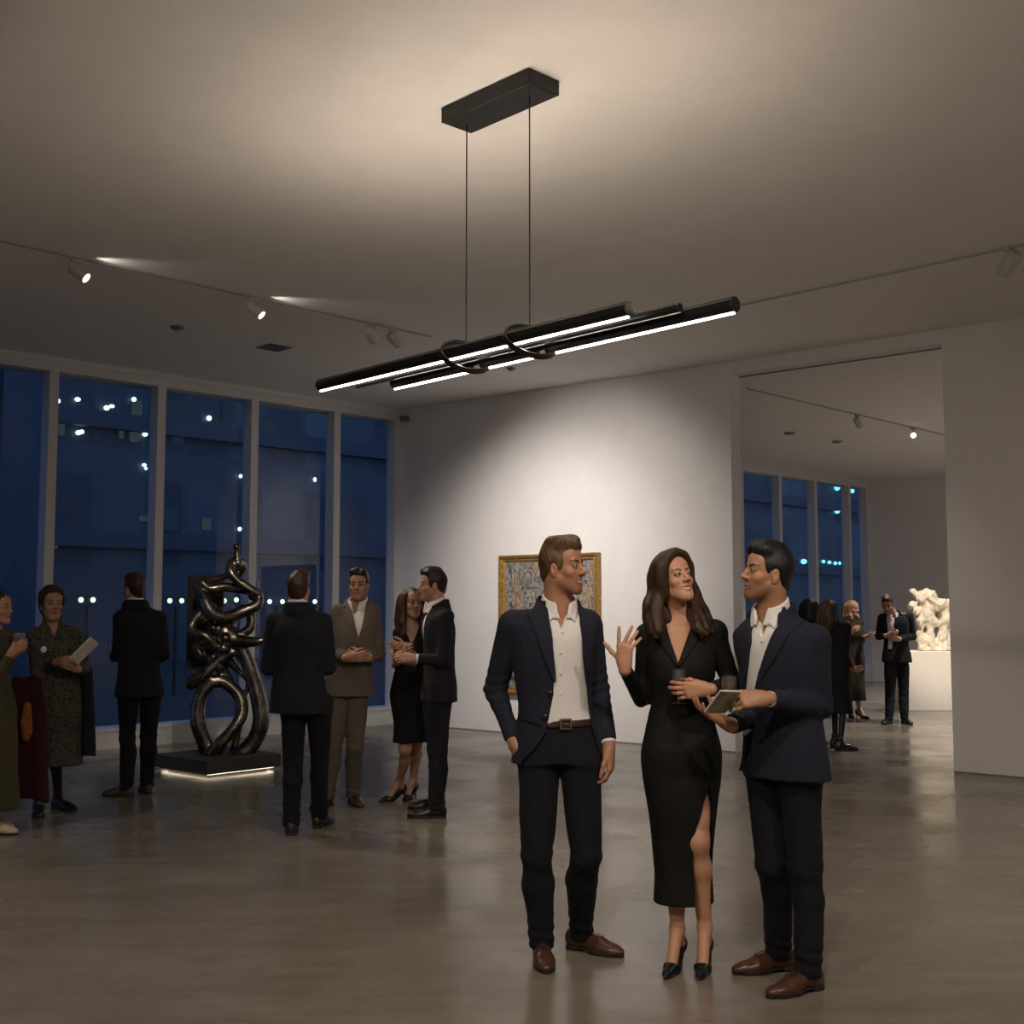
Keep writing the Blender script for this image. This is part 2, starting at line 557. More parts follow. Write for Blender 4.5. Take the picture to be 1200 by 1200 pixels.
def canvas():
    t = NT('dabbed oil paint'); t.pbsdf((.3, .3, .3), .6)
    v = t.coords((1, 1, .62))
    d = t.n('ShaderNodeTexVoronoi', Scale=42.0); d.inputs['Randomness'].default_value = 1
    w = t.n('ShaderNodeTexNoise', Scale=9, Detail=3); t.l(v, w.inputs['Vector'])
    vv = t.n('ShaderNodeVectorMath', _operation='MULTIPLY_ADD'); vv.inputs[1].default_value = (.16, .16, .16)
    t.l(w.outputs['Color'], vv.inputs[0]); t.l(v, vv.inputs[2]); t.l(vv.outputs[0], d.inputs['Vector'])
    sep = t.n('ShaderNodeSeparateColor'); t.l(d.outputs['Color'], sep.inputs[0])
    c1 = t.ramp(sep.outputs[0], [(0, (0.05, 0.054, 0.065)), (.2, (0.122, 0.13, 0.151)), (.38, (0.23, 0.223, 0.223)), (.55, (0.317, 0.281, 0.23)), (.72, (0.158, 0.151, 0.151)), (.86, (0.346, 0.31, 0.259)), (1, (0.086, 0.072, 0.072))], 'CONSTANT')
    c2 = t.ramp(sep.outputs[1], [(0, (0.288, 0.18, 0.101)), (.35, (0.331, 0.245, 0.158)), (.6, (0.187, 0.122, 0.086)), (.8, (0.36, 0.302, 0.238))], 'CONSTANT')
    big = t.ramp(t.noise(t.coords((2.2, 2.2, .7)), 2.6, 3), [(.52, (0, 0, 0)), (.6, (1, 1, 1))])
    t.l(t.mix(c1, c2, big), t.p.inputs['Base Color'])
    t.bump(t.noise(v, 60, 4), .4, .006); return t.m
M['canvas'] = canvas()
M['skin'] = skin('skin')
M['leather'] = plain('brown polished leather', (.072, .027, .013), .32, 0, .1, 60)
M['dark_leather'] = plain('dark leather', (.02, .014, .011), .38, 0, .08, 60)
M['black_leather'] = plain('black leather', (.006, .006, .006), .3, 0, .05, 60)
M['brown_leather'] = plain('matt brown leather', (.055, .027, .015), .45, 0, .1, 60)
M['sole'] = plain('shoe sole', (.018, .012, .009), .6)
M['pale_shoe'] = plain('pale shoe leather', (.45, .36, .24), .5)
M['belt'] = plain('belt leather', (.045, .017, .009), .4, 0, .1, 80)
M['buckle'] = plain('brass buckle', (.35, .26, .14), .3, 1)
M['navy'] = cloth('navy wool', (.0125, .0140, .0245))
M['navy_lapel'] = cloth('navy wool lapel', (.0135, .0150, .026), folds=.1)
M['dark_navy'] = cloth('midnight wool', (.0065, .007, .0105))
M['charcoal'] = cloth('black wool', (.008, .008, .010))
M['grey_suit'] = cloth('taupe grey wool', (.115, .094, .074), var=.07)
M['shirt'] = cloth('white cotton', (.74, .71, .68), .8, .03, .05, .3, 500, 12)
M['black_dress'] = cloth('black crepe', (.0062, .006, .0055), .75, .15, .05, .3)
M['olive'] = cloth('olive cloth', (.055, .047, .024), .85)
M['dark_olive'] = cloth('dark olive cloth', (.03, .026, .016), .85)
M['maroon'] = cloth('maroon wool', (.03, .006, .006), .9)
M['orange'] = cloth('orange scarf', (.22, .07, .015), .9)
M['tights'] = cloth('black tights', (.009, .008, .008), .7)
M['paper'] = plain('paper', (.55, .52, .48), .7)
M['badge'] = plain('white badge', (.7, .7, .68), .4)
M['button'] = plain('dark horn button', (.012, .012, .014), .3)
M['eye'] = NT('eye').m
def eyem():
    t = NT('eye surface'); t.pbsdf((.7, .7, .7), .12)
    a = t.n('ShaderNodeVertexColor', _layer_name='tint'); t.l(a.outputs[0], t.p.inputs['Base Color']); return t.m
M['eye'] = eyem()
def leopard():
    t = NT('leopard print cloth'); t.pbsdf((.05, .045, .03), .85)
    v = t.coords()
    d = t.n('ShaderNodeTexVoronoi', Scale=44.0); t.l(v, d.inputs['Vector'])
    a = t.math('ADD', d.outputs['Distance'], t.math('MULTIPLY', t.noise(v, 40, 3), .35))
    t.l(t.ramp(a, [(.36, (.010, .009, .007)), (.5, (.014, .012, .009)), (.62, (.040, .035, .022)), (.8, (.052, .045, .03))]), t.p.inputs['Base Color'])
    t.bump(t.noise(t.coords((1, 1, .45)), 9, 3), .3, .03); return t.m
M['leopard'] = leopard()
def booklet_mat():
    t = NT('printed booklet cover'); t.pbsdf((.3, .3, .2), .45)
    v = t.coords(); n = t.noise(v, 14, 4)
    t.l(t.ramp(n, [(.35, (.10, .10, .065)), (.5, (.24, .235, .15)), (.65, (.36, .34, .26))]), t.p.inputs['Base Color']); return t.m
M['booklet'] = booklet_mat()
H = {'brown': hairmat('light brown hair', (.095, .052, .026)), 'dark': hairmat('dark brown hair', (.017, .010, .007)), 'black': hairmat('black hair', (.007, .006, .0055), (.02, .017, .014)),
     'long': hairmat('chestnut hair', (.036, .018, .009), (.075, .038, .018)), 'auburn': hairmat('auburn hair', (.03, .013, .008)), 'blond': hairmat('blond hair', (.30, .17, .08)), 'mid': hairmat('mid brown hair', (.045, .022, .012)), 'ginger': hairmat('ginger brown hair', (.09, .035, .015))}
# ------------------------------------------------------------------ room
K1 = floor_pt(464, 848); K2 = floor_pt(1023, 798); PE = floor_pt(862, 882); RW = floor_pt(1118, 905)
U = unit((K2 - K1) * A(1, 1, 0)); N_IN = A(U[1], -U[0], 0)          # along the window wall, and into the room
Pd = unit((PE - K1) * A(1, 1, 0)); N_P = A(Pd[1], -Pd[0], 0)        # along the painting wall, and towards the viewer
Zv = A(0, 0, 1)
def room(u, p, z=0): return K1 + u * U + p * Pd + z * Zv

def slab(name, a, b, z0, z1, thick, mat, kind='structure'):
    """upright slab whose visible face runs from a to b; thick is the vector to its back"""
    m = MB(); m.prism([a[:2], b[:2], (b + thick)[:2], (a + thick)[:2]], z0, z1)
    o = m.build(name, mat)
    return tag(o, kind=kind)

ZS = at_y(458, 828, K1[1])[2]; ZT = at_y(459, 493, K1[1])[2]
fl = MB(); fl.prism([room(-15.3, -.4), room(-15.3, 16.4), room(13.2, 16.4), room(13.2, -.4)], -.25, 0)
tag(fl.build('floor', M['floor']), kind='structure')
ce = MB(); ce.prism([room(-15.3, -.4), room(-15.3, 16.4), room(13.2, 16.4), room(13.2, -.4)], CEIL, CEIL + .25)
tag(ce.build('ceiling', M['ceiling']), kind='structure')
WA, WB = room(-15.2, 0), room(12.9, 0)
slab('wall_window_sill', WA, WB, 0, ZS - .035, -N_IN * .3, M['frame'])
slab('trim_sill', WA + N_IN * .012, WB + N_IN * .012, ZS - .035, ZS, -N_IN * .3, M['frame'])
slab('wall_window_header', WA, WB, ZT, CEIL, -N_IN * .3, M['frame'])
slab('trim_header', WA + N_IN * .02, WB + N_IN * .02, CEIL - .055, CEIL, -N_IN * .02, M['frame'])
edges = []
for px in (58, 186, 296.5, 394):
    q = on_plane(px, 640, K1, N_IN); edges.append(float(np.dot(q - K1, U)))
step = edges[1] - edges[0]
mull = [edges[0] - step * k for k in range(5, 0, -1)] + edges + [0.0]
for px in (915, 956.5, 996):
    q = on_plane(px, 600, K1, N_IN); mull.append(float(np.dot(q - K1, U)))
q0 = mull[10]; s2 = mull[11] - mull[10]
k = 1
extra = []
while q0 - s2 * k > .6: extra.append(q0 - s2 * k); k += 1
mull = sorted(mull + extra + [float(np.dot(K2 - K1, U)) - .05])
for i, u in enumerate(mull):
    c = room(u, 0)
    slab('trim_mullion_%d' % (i + 1), c - U * .05, c + U * .05, ZS, ZT, -N_IN * .17, M['frame'])
    if i + 1 < len(mull):
        a, b = room(u + .05, 0) - N_IN * .14, room(mull[i + 1] - .05, 0) - N_IN * .14
        w = slab('window_%d' % (i + 1), a, b, ZS, ZT, -N_IN * .012, M['pane'])
# painting wall, opening, right wall
slab('wall_back', room(0.02, 0), PE, 0, CEIL, -N_P * .2, M['wall'])
slab('wall_right', RW, RW + Pd * 8.2, 0, CEIL, -N_P * .2, M['wall'])
slab('wall_opening_header', PE, RW, CEIL - .13, CEIL, -N_P * .2, M['wall'])
m = MB(); h0 = PE - N_P * .2; h1 = RW - N_P * .2
m.prism([h0[:2], h1[:2], (h1 - N_P * .03)[:2], (h0 - N_P * .03)[:2]], CEIL - .139, CEIL)
tag(m.build('trim_header_edge', M['grey_metal']), kind='structure')
KF = room(float(np.dot(K2 - K1, U)), 0)
slab('wall_far', KF - Pd * .02, KF + Pd * 9.2, 0, CEIL, -N_P * .2, M['wall'])
slab('wall_side', room(-15.2, 16), room(13, 16), 0, CEIL, Pd * .2, M['wall'])
slab('wall_rear', room(-15.05, -.1), room(-15.05, 16.2), 0, CEIL, -U * .2, M['wall'])
for i, (a, b) in enumerate(((room(0.02, 0), PE), (RW, RW + Pd * 8))):
    slab('baseboard_%d' % (i + 1), a + N_P * .004, b + N_P * .004, 0, .012, -N_P * .004, M['grey_metal'])

# ------------------------------------------------------------------ outside
gm = MB(); g0 = K1 - N_IN * .4
gm.prism([(g0 - U * 60)[:2], (g0 + U * 80)[:2], (g0 + U * 80 - N_IN * 60)[:2], (g0 - U * 60 - N_IN * 60)[:2]], -.4, -.2)
tag(gm.build('street_pavement', plain('dark paving', (.028, .03, .036), .6)), kind='structure')
def facade():
    t = NT('dim office facade'); t.pbsdf((.1, .13, .2), .5)
    v = t.coords((1, 1, 1))
    sx = t.n('ShaderNodeSeparateXYZ'); t.l(v, sx.inputs[0])
    def stripe(val, period, width):
        return t.math('LESS_THAN', t.math('FRACT', t.math('DIVIDE', val, period)), width)
    a = stripe(sx.outputs[0], 1.5, .16); b = stripe(sx.outputs[2], 3.6, .24); 
    c2 = t.n('ShaderNodeCombineXYZ')
    t.l(t.math('FLOOR', t.math('DIVIDE', sx.outputs[0], 1.5)), c2.inputs[0]); t.l(t.math('FLOOR', t.math('DIVIDE', sx.outputs[2], 3.6)), c2.inputs[2])
    wn = t.n('ShaderNodeTexWhiteNoise'); t.l(c2.outputs[0], wn.inputs[0])
    win = t.ramp(wn.outputs['Value'], [(0, (.014, .018, .026)), (.5, (.024, .030, .040)), (.8, (.05, .060, .072)), (1, (.085, .095, .10))])
    fr = t.math('MAXIMUM', a, b)
    t.l(t.mix(win, (.040, .046, .060), fr), t.p.inputs['Base Color'])
    return t.m
FD = 22.0
fb = K1 - N_IN * FD
bld = empty('office_building', (*fb[:2], -.2), 'dark office block across the street with scattered lit windows at night', 'building')
bm_ = MB(); e1 = U * 70; 
def face_box(u0, u1, z0, z1, d0, d1):
    c = fb + U * (u0 + u1) / 2 + Zv * (z0 + z1) / 2 - N_IN * (d0 + d1) / 2
    m = MB(); m.box((0, 0, 0), A((u1 - u0) / 2, 0, 0), A(0, (d1 - d0) / 2, 0), A(0, 0, (z1 - z0) / 2)); return m, c
m, c = face_box(-45, 70, -.2, 40, 0, 10)
o = m.build('facade', facade()); o.parent = bld
ang = math.atan2(U[1], U[0]); o.rotation_euler = (0, 0, ang); o.location = [float(v) for v in (c - wloc(bld))]
slabm = plain('facade floor slab', (.030, .037, .055), .6)
for z in (3.3, 6.9, 10.5, 14.1, 17.7):
    m, c = face_box(-45, 70, z, z + .5, -.35, 0)
    o = m.build('floor_band', slabm); o.parent = bld; o.rotation_euler = (0, 0, ang); o.location = [float(v) for v in (c - wloc(bld))]
for u in (-14, 3.5, 22):
    m, c = face_box(u, u + 1.2, -.2, 40, -.6, 0)
    o = m.build('pier', slabm); o.parent = bld; o.rotation_euler = (0, 0, ang); o.location = [float(v) for v in (c - wloc(bld))]
lm_w = emis('office lamp', (.72, 1, .93), 2.2); lm_c = emis('cyan office lamp', (.22, .8, 1), 1.5); lm_d = emis('dim lit window', (.30, .40, .40), .085); lm_b = emis('blue lit window', (.12, .28, .5), .055)
def outside_spot(px, py, rx, ry, mat, name, off=.1):
    c = on_plane(px, py, fb + N_IN * off, N_IN)
    dist = np.linalg.norm(c - A(0, 0, EYE)); s = dist / FPX
    m = MB()
    if name == 'office_lamp':
        bmx = bmesh.new(); bmesh.ops.create_icosphere(bmx, subdivisions=2, radius=1)
        vs = [(v.co.x * rx * s, v.co.y * rx * s, v.co.z * ry * s) for v in bmx.verts]; fs = [[v.index for v in f.verts] for f in bmx.faces]; bmx.free()
        m.add([c + A(*v) for v in vs], fs); m.build(name, mat, bld, True)
    else:
        m.box(c, U * rx * s * 1.3, N_IN * .04, Zv * ry * s); m.build(name, mat, bld)
for px, py, rx, ry in ((16, 464, 3, 2.3), (68, 470, 2.6, 2.6), (91, 468, 3.2, 2.4), (125, 478, 3.2, 2.8), (131, 476, 3, 2), (157, 468, 2.8, 2.6), (41, 500, 3.5, 2.2), (92, 507, 3.2, 2.6), (96, 506, 2.5, 2.4), (170, 509, 3, 2.4), (169, 545, 2.5, 2), (171, 549, 1.8, 1.8), (8, 633, 3.2, 2.4), (31, 630, 1.8, 2.6), (133, 639, 1.8, 2.2), (156, 639, 2.4, 2.2), (245, 490, 3, 3), (282, 558, 2, 2.2), (281, 620, 2.2, 2.4), (369, 562, 2, 2.6), (371, 638, 3, 4)):
    outside_spot(px, py, rx, ry, lm_w, 'office_lamp')
for px, py, rx, ry in ((981, 571, 3.5, 4), (981, 598, 3.5, 4), (999, 575, 2.2, 3), (1013, 624, 2.2, 2), (942, 658, 3.6, 3), (965, 658, 2, 2), (972, 659, 2.2, 2), (979, 660, 2.2, 2), (984, 660, 1.6, 2), (458, 762, 2.5, 3)):
    outside_spot(px, py, rx, ry, lm_c, 'office_lamp')
for px, py, rx, ry in ((160, 480, 4.5, 10), (158, 508, 4.5, 8), (157, 512, 3, 6), (40, 490, 5, 8), (70, 497, 4, 12), (142, 509, 1.6, 4), (64, 634, 2.6, 8), (11, 604, 5, 3.5), (80, 635, 1.6, 3), (31, 595, 2, 4), (242, 614, 4, 7), (168, 608, 3.5, 3)):
    outside_spot(px, py, rx, ry, lm_d, 'lit_window', .03)
for px, py, rx, ry in ((38, 457, 3, 11), (205, 480, 8, 11), (217, 480, 3, 9), (200, 608, 8, 13), (268, 480, 6, 14), (310, 500, 9, 12), (208, 514, 5, 8), (300, 520, 4, 8), (370, 600, 3, 16), (985, 600, 8, 12), (1005, 600, 6, 12), (930, 658, 8, 2), (297, 797, 5, 7)):
    outside_spot(px, py, rx, ry, lm_b, 'lit_window', .02)
sign = emis('cyan sign', (.05, .7, .62), .5)
outside_spot(447, 793, 7, 1.8, sign, 'glowing_sign', .3)
lampmat = emis('street lamp globe', (.80, 1, .62), 1.3)
lp = 9.0
where = {95: 'leftmost, beside the woman in the patterned dress', 199: 'just left of the bronze sculpture', 277: 'seen through the top of the bronze sculpture', 316: 'just right of the bronze sculpture', 369: 'between the two standing men in suits'}
for (a, b) in (((95, 703), (109, 703)), ((199, 704), (213, 704)), ((263, 704), (277, 703)), ((316, 705), (331, 705)), ((369, 705), (383, 705))):
    p0 = on_plane(*a, K1 - N_IN * lp, N_IN); p1 = on_plane(*b, K1 - N_IN * lp, N_IN); c = (p0 + p1) / 2
    key = a[0] if a[0] in where else 277
    e = empty('street_lamp', (*c[:2], -.2), 'twin-globe street lamp outside the window, ' + where[key], 'street lamp', 'street lamps outside the windows')
    m = MB(); m.tube([(*c[:2], -.2), (*c[:2], c[2] - .12)], .03, 8); m.tube([p0 - A(0, 0, .1), p1 - A(0, 0, .1)], .014, 6); m.build('post', M['black_metal'], e, True)
    for q in (p0, p1):
        m = MB(); m.lathe(q, Zv, [(-.05, .01), (-.037, .037), (0, .051), (.037, .037), (.05, .01)], 12); m.build('globe', lampmat, e, True)

# ------------------------------------------------------------------ pendant light
ca = on_z(517, 127, CEIL); cb = on_z(620, 79, CEIL); cc = on_z(653, 95.5, CEIL)
d1 = unit(cb - ca); L1 = np.linalg.norm(cb - ca); lat = A(-d1[1], d1[0], 0)
if lat[1] < 0: lat = -lat
L2 = abs(np.dot(cc - cb, lat)); cz = CEIL - at_y(517, 144, ca[1])[2]
ctr = (ca + cb) / 2 + lat * L2 / 2
w1 = on_z(547, 146, CEIL - cz); w2 = on_z(620.5, 112, CEIL - cz)
dB = unit((w2 - w1) * A(1, 1, 0)); latB = A(-dB[1], dB[0], 0)
if latB[1] < 0: latB = -latB
pend = empty('pendant_light', (*ctr[:2], CEIL), 'black three-bar linear pendant light on two thin wires from a ceiling box', 'pendant light')
m = MB(); m.box(ctr - A(0, 0, cz / 2), d1 * L1 / 2, lat * L2 / 2, A(0, 0, cz / 2)); m.build('canopy', M['black_metal'], pend, bevel=.004)
m = MB(); m.lathe(on_z(572, 124, CEIL - cz) , -Zv, [(0, .006), (.004, .005)], 8); m.build('screw', M['mirror_black'], pend)
def bar(pa, pb, off, led_dir, mat_led, name='light_bar', r=.033):
    p0 = on_plane(*pa, w1 + latB * off, latB); p1 = on_plane(*pb, w1 + latB * off, latB)
    z = (p0[2] + p1[2]) / 2; p0[2] = z; p1[2] = z
    t = unit(p1 - p0); side = np.cross(t, Zv)
    m = MB(); n = 8; vs = []
    for p in (p0, p1):
        for k in range(n):
            a = 2 * PI * (k + .5) / n
            vs.append(p + r / math.cos(PI / n) * (math.cos(a) * side + math.sin(a) * Zv))
    m.add(vs, [(k, (k + 1) % n, n + (k + 1) % n, n + k) for k in range(n)] + [tuple(range(n))[::-1], tuple(range(n, 2 * n))])
    o = m.build(name, M['black_metal'], pend, bevel=.002)
    ld = unit(led_dir[0] * side + led_dir[1] * Zv); sd = np.cross(t, ld)
    m = MB(); m.box((p0 + p1) / 2 + ld * (r + (.002 if led_dir[1] < 0 else -.001)), (p1 - p0) / 2 * .993, ld * (.004 if led_dir[1] < 0 else .0015), sd * (.006 if led_dir[1] < 0 else .005)); m.build('led_strip', mat_led, o)
    return p0, p1
B1 = bar((375, 452), (738, 361), -.075, (0, -1), M['led'])
B2 = bar((418, 452), (797, 359), .0, (0, 1), M['led_up'], r=.021)
B3 = bar((462, 450), (862, 355), .085, (0, -1), M['led'])
for (px, py, wp) in ((546, 418, w1), (622, 400, w2)):
    c = on_plane(px, py, w1, latB)
    top = A(wp[0], wp[1], c[2] + .10)
    m = MB(); m.tube([wp + A(0, 0, .01), A(wp[0], wp[1], c[2] + .06)], .0034, 8); m.build('wire', M['black_metal'], pend, True)
    f1 = unit(A(.95, .30, -.10)); f2 = unit(A(.10, .74, .62) - np.dot(A(.10, .74, .62), f1) * f1); ax = np.cross(f1, f2)
    R = .138
    prof = [(-.015, R), (.015, R), (.015, R - .008), (-.015, R - .008)]
    m = MB(); m.lathe(c, ax, prof, 64, True); ring = m.build('ring', M['black_metal'], pend, True)
    def seg_plate(name, mat, a0, a1, off):
        m = MB(); n = 33; vs = []
        for s_ in (-.003, .003):
            for k in range(n):
                a = PI * (a0 + (a1 - a0) * k / (n - 1))
                vs.append(c + (R - .006) * (math.cos(a) * f1 + math.sin(a) * f2) + ax * (s_ + off))
        m.add(vs, [tuple(range(n)), tuple(range(2 * n - 1, n - 1, -1))] + [(k + 1, k, n + k, n + k + 1) for k in range(n - 1)] + [(0, n - 1, 2 * n - 1, n)])
        m.build(name, mat, ring)
    seg_plate('mirror_plate', M['chrome'], 1.45, 2.03, -.004)
    seg_plate('cover_plate', M['black_metal'], .18, .95, .0)
    m = MB(); m.lathe(A(wp[0], wp[1], c[2] + .07), -Zv, [(0, .008), (.03, .011), (.05, .011)], 12); m.build('wire_clamp', M['black_metal'], pend, True)

# ------------------------------------------------------------------ tracks and spotlights
def track(pa, pb, label):
    a = on_z(*pa, CEIL); b = on_z(*pb, CEIL); c = (a + b) / 2; d = unit(b - a); s = np.cross(d, Zv)
    m = MB(); m.box(c - A(0, 0, .0075), (b - a) / 2, s * .012, A(0, 0, .006))
    o = m.build('lighting_track', M['track'], origin=c); tag(o, label, 'lighting track', 'ceiling lighting tracks')
    m = MB(); m.box(c - A(0, 0, .0140), (b - a) / 2 * .998, s * .006, A(0, 0, .0008)); m.build('slot', M['grey_metal'], o)
    return a, b, d
M['track'] = plain('track enamel', (.50, .47, .45), .5)
T1 = track((-160, 245), (505, 393.5), 'long ceiling track crossing the left half of the room')
T2 = track((868, 356.5), (1290, 266), 'ceiling track running right from behind the pendant light')
T3 = track((874.5, 454.5), (1130, 514.5), 'ceiling track in the farther room beyond the opening')
def spot(px, py, aim, label, lit=False, size=1.0, name='track_spotlight', white=True):
    b = on_z(px, py, CEIL); L = .15 * size
    e = empty(name, b, label, 'spotlight', 'track spotlights')
    m = MB(); m.box(b - A(0, 0, .028), U * .05, N_IN * .014, A(0, 0, .012)); m.build('adapter', M['white_metal'], e)
    j = b - A(0, 0, .11)
    m = MB(); m.tube([b - A(0, 0, .03), j], .009, 8); m.build('stem', M['white_metal'], e, True)
    d = unit(np.asarray(aim, float) - j); h0 = j - d * L * .45; r = .045 * size
    m = MB(); m.lathe(h0, d, [(0, r * .75), (.012, r), (L - .004, r), (L, r * .96), (L, r * .86), (L - .02, r * .8)], 24); hd = m.build('lamp_head', M['white_metal'] if white else M['grey_metal'], e, True)
    m = MB(); m.lathe(h0 + d * (L - .019), d, [(0, r * .8), (.004, r * .78)], 20); m.build('lens', M['lamp_lens'] if lit else M['grey_metal'], hd, True)
    return h0 + d * (L + .02), d
PAINT_C = on_plane(648, 724, PE, N_P)
LA = spot(92, 302, (2.2, 8.4, 0), 'lit track spotlight nearest the left edge', True)
LB = spot(299, 347.5, (2.4, 9.2, 0), 'lit track spotlight above the windows, left of the pendant', True)
LC = spot(435, 378.5, PAINT_C + A(-.3, 0, 0), 'unlit-looking spotlight turned to the wall, left of the adjoining pair', False)
LD = spot(461, 384, PAINT_C + A(.5, 0, .3), 'spotlight turned to the wall, right of the adjoining pair', False)
LE = spot(1183, 289.5, (2.6, 11.5, 1.2), 'large spotlight near the right edge of the ceiling', False, 1.25)
LF = spot(1005, 485, (6.5, 17.2, 1.2), 'dark spotlight in the farther room, left of the lit one', False)
LG = spot(1070, 500.5, (3.2, 9.0, 1.6), 'lit spotlight on the track in the farther room', True)
def disc(px, py, r, label, name, mat, cat, square=False):
    c = on_z(px, py, CEIL); m = MB()
    if square: m.box(c - A(0, 0, .004), U * r, N_IN * r, A(0, 0, .004))
    else: m.lathe(c, -Zv, [(0, r), (.012, r * .96), (.03, r * .6), (.034, r * .3)], 24)
    o = m.build(name, mat, origin=c, smooth=not square); tag(o, label, cat)
    return o, c
o, c = disc(208, 383, .07, 'round smoke detector on the ceiling above the left windows', 'smoke_detector', M['grey_metal'], 'smoke detector')
m = MB(); m.lathe(c - A(0, 0, .034), -Zv, [(0, .02), (.03, .016), (.034, .006)], 12); m.build('sensor_tip', M['white_metal'], o, True)
disc(321, 407, .13, 'square grey ceiling vent beyond the track spotlights', 'ceiling_vent', plain('vent grey', (.12, .12, .13), .6), 'vent', True)
disc(599, 431, .05, 'small dark ceiling sensor seen just below the pendant rings', 'ceiling_sensor', M['grey_metal'], 'sensor')
disc(925, 507, .085, 'flat round ceiling fitting in the farther room, left of the pair', 'ceiling_fitting', M['grey_metal'], 'ceiling fitting')
disc(981, 517, .085, 'flat round ceiling fitting in the farther room, right of the pair', 'ceiling_fitting', M['grey_metal'], 'ceiling fitting')
c = on_plane(476, 491, PE, N_P)
m = MB(); m.box(c + N_P * .03, Pd * .06, N_P * .03, Zv * .035); o = m.build('wall_sensor', M['grey_metal'], origin=c, bevel=.006); tag(o, 'small grey motion sensor high in the corner beside the last window', 'sensor')
c = on_plane(1196, 752, PE, N_P)
m = MB(); m.box(c + N_P * .004, Pd * .075, N_P * .004, Zv * .055); o = m.build('wall_label', M['paper'], origin=c); tag(o, 'small blank-looking exhibit label on the right wall', 'label')

# ------------------------------------------------------------------ painting
tl = on_plane(588, 651, PE, N_P); tr = on_plane(704, 648, PE, N_P)
W = np.dot(tr - tl, Pd); zt = (tl[2] + tr[2]) / 2; zb = at_y(650, 815, PAINT_C[1])[2]
pc = tl * A(1, 1, 0) + Pd * W / 2 + Zv * (zt + zb) / 2; Ht = zt - zb
pt = empty('framed_painting', pc, 'gold-framed abstract painting of grey, cream and ochre dabs', 'painting')
fw = .085
def fpiece(m, c, e, half, prof_dir):
    pass
m = MB()
prof = [(0, .0), (0, .065), (.014, .078), (.03, .074), (.052, .046), (.064, .05), (fw, .03), (fw, 0)]
rings = []
for (ins, dep) in prof:
    rings.append([pc + Pd * sx * (W / 2 - ins) + Zv * sz * (Ht / 2 - ins) + N_P * (dep + .004) for sx, sz in ((-1, -1), (1, -1), (1, 1), (-1, 1))])
vs = [p for r in rings for p in r]
fs = [(i * 4 + k, i * 4 + (k + 1) % 4, ((i + 1) % len(prof)) * 4 + (k + 1) % 4, ((i + 1) % len(prof)) * 4 + k) for i in range(len(prof)) for k in range(4)]
m.add(vs, fs); m.build('frame', M['gold'], pt)
m = MB(); m.box((0, 0, 0), A(W / 2 - fw + .01, 0, 0), A(0, .01, 0), A(0, 0, Ht / 2 - fw + .01)); o = m.build('canvas', M['canvas']); o.parent = pt
o.rotation_euler = (0, 0, math.atan2(Pd[1], Pd[0])); o.location = [float(v) for v in N_P * .024]

# ------------------------------------------------------------------ bronze sculpture on its plinth
qa = floor_pt(191, 904); qb = floor_pt(242, 912.5); qc = floor_pt(338, 903)
e1 = qa - qb; l1 = np.linalg.norm(e1); e1 = unit(e1); e2 = A(e1[1], -e1[0], 0)
if np.dot(e2, qc - qb) < 0: e2 = -e2
l2 = abs(np.dot(qc - qb, e2)); l1 = max(l1, .85)
pz = at_y(242, 892.5, qb[1])[2]
pcn = qb + e1 * l1 / 2 + e2 * l2 / 2
pl = empty('plinth', pcn, 'low dark plinth with glowing underside carrying the bronze sculpture', 'plinth')
m = MB(); m.box(pcn + A(0, 0, (pz + .03) / 2), e1 * l1 / 2, e2 * l2 / 2, A(0, 0, (pz - .03) / 2)); m.build('block', M['plinth'], pl, bevel=.004)
m = MB(); m.box(pcn + A(0, 0, .008), e1 * (l1 / 2 - .09), e2 * (l2 / 2 - .09), A(0, 0, .008)); m.build('recessed_base', M['plinth'], pl)
for sgn in (-1, 1):
    m = MB(); m.box(pcn + e2 * sgn * (l2 / 2 - .055) + A(0, 0, .024), e1 * (l1 / 2 - .05), e2 * .008, A(0, 0, .004)); m.build('led_strip', M['under_led'], pl)
    m = MB(); m.box(pcn + e1 * sgn * (l1 / 2 - .055) + A(0, 0, .024), e2 * (l2 / 2 - .07), e1 * .008, A(0, 0, .004)); m.build('led_strip', M['under_led'], pl)
SY = pcn[1] - .02
def sp(px, py, dy=0.0): return at_y(px, py, SY + dy)
def spline(pts, n=10):
    pts = [np.asarray(p, float) for p in pts]
    out = []
    for i in range(len(pts) - 1):
        p0, p1, p2, p3 = pts[max(i - 1, 0)], pts[i], pts[i + 1], pts[min(i + 2, len(pts) - 1)]
        for k in range(n):
            t = k / n
            out.append(.5 * (2 * p1 + (p2 - p0) * t + (2 * p0 - 5 * p1 + 4 * p2 - p3) * t**2 + (3 * p1 - p0 - 3 * p2 + p3) * t**3))
    out.append(pts[-1]); return out
def strand(g, pts, k=.012, n=6):
    """pts: (px, py, dy, r)"""
    q = spline([np.append(sp(a, b, c), r * 1.22) for a, b, c, r in pts], n)
    for i in range(len(q) - 1): g.add(rcone(q[i][:3], q[i + 1][:3], q[i][3], q[i + 1][3]), k)
lo = np.minimum(sp(215, 625, -.45), sp(320, 900, -.45)); hi = np.maximum(sp(215, 625, .45), sp(320, 900, .45))
lo[2] = pz - .05; lo -= A(.05, .05, 0); hi += .05
g = Grid(lo, hi, .0105)
strand(g, [(250, 893, 0, .075), (240, 868, -.03, .062), (232, 846, -.05, .058), (233, 822, -.05, .052), (244, 803, -.03, .047), (258, 798, 0, .046), (272, 806, .03, .046), (282, 820, .02, .046), (283, 838, -.02, .044), (272, 856, -.08, .042), (258, 872, -.10, .045), (248, 887, -.06, .06)])
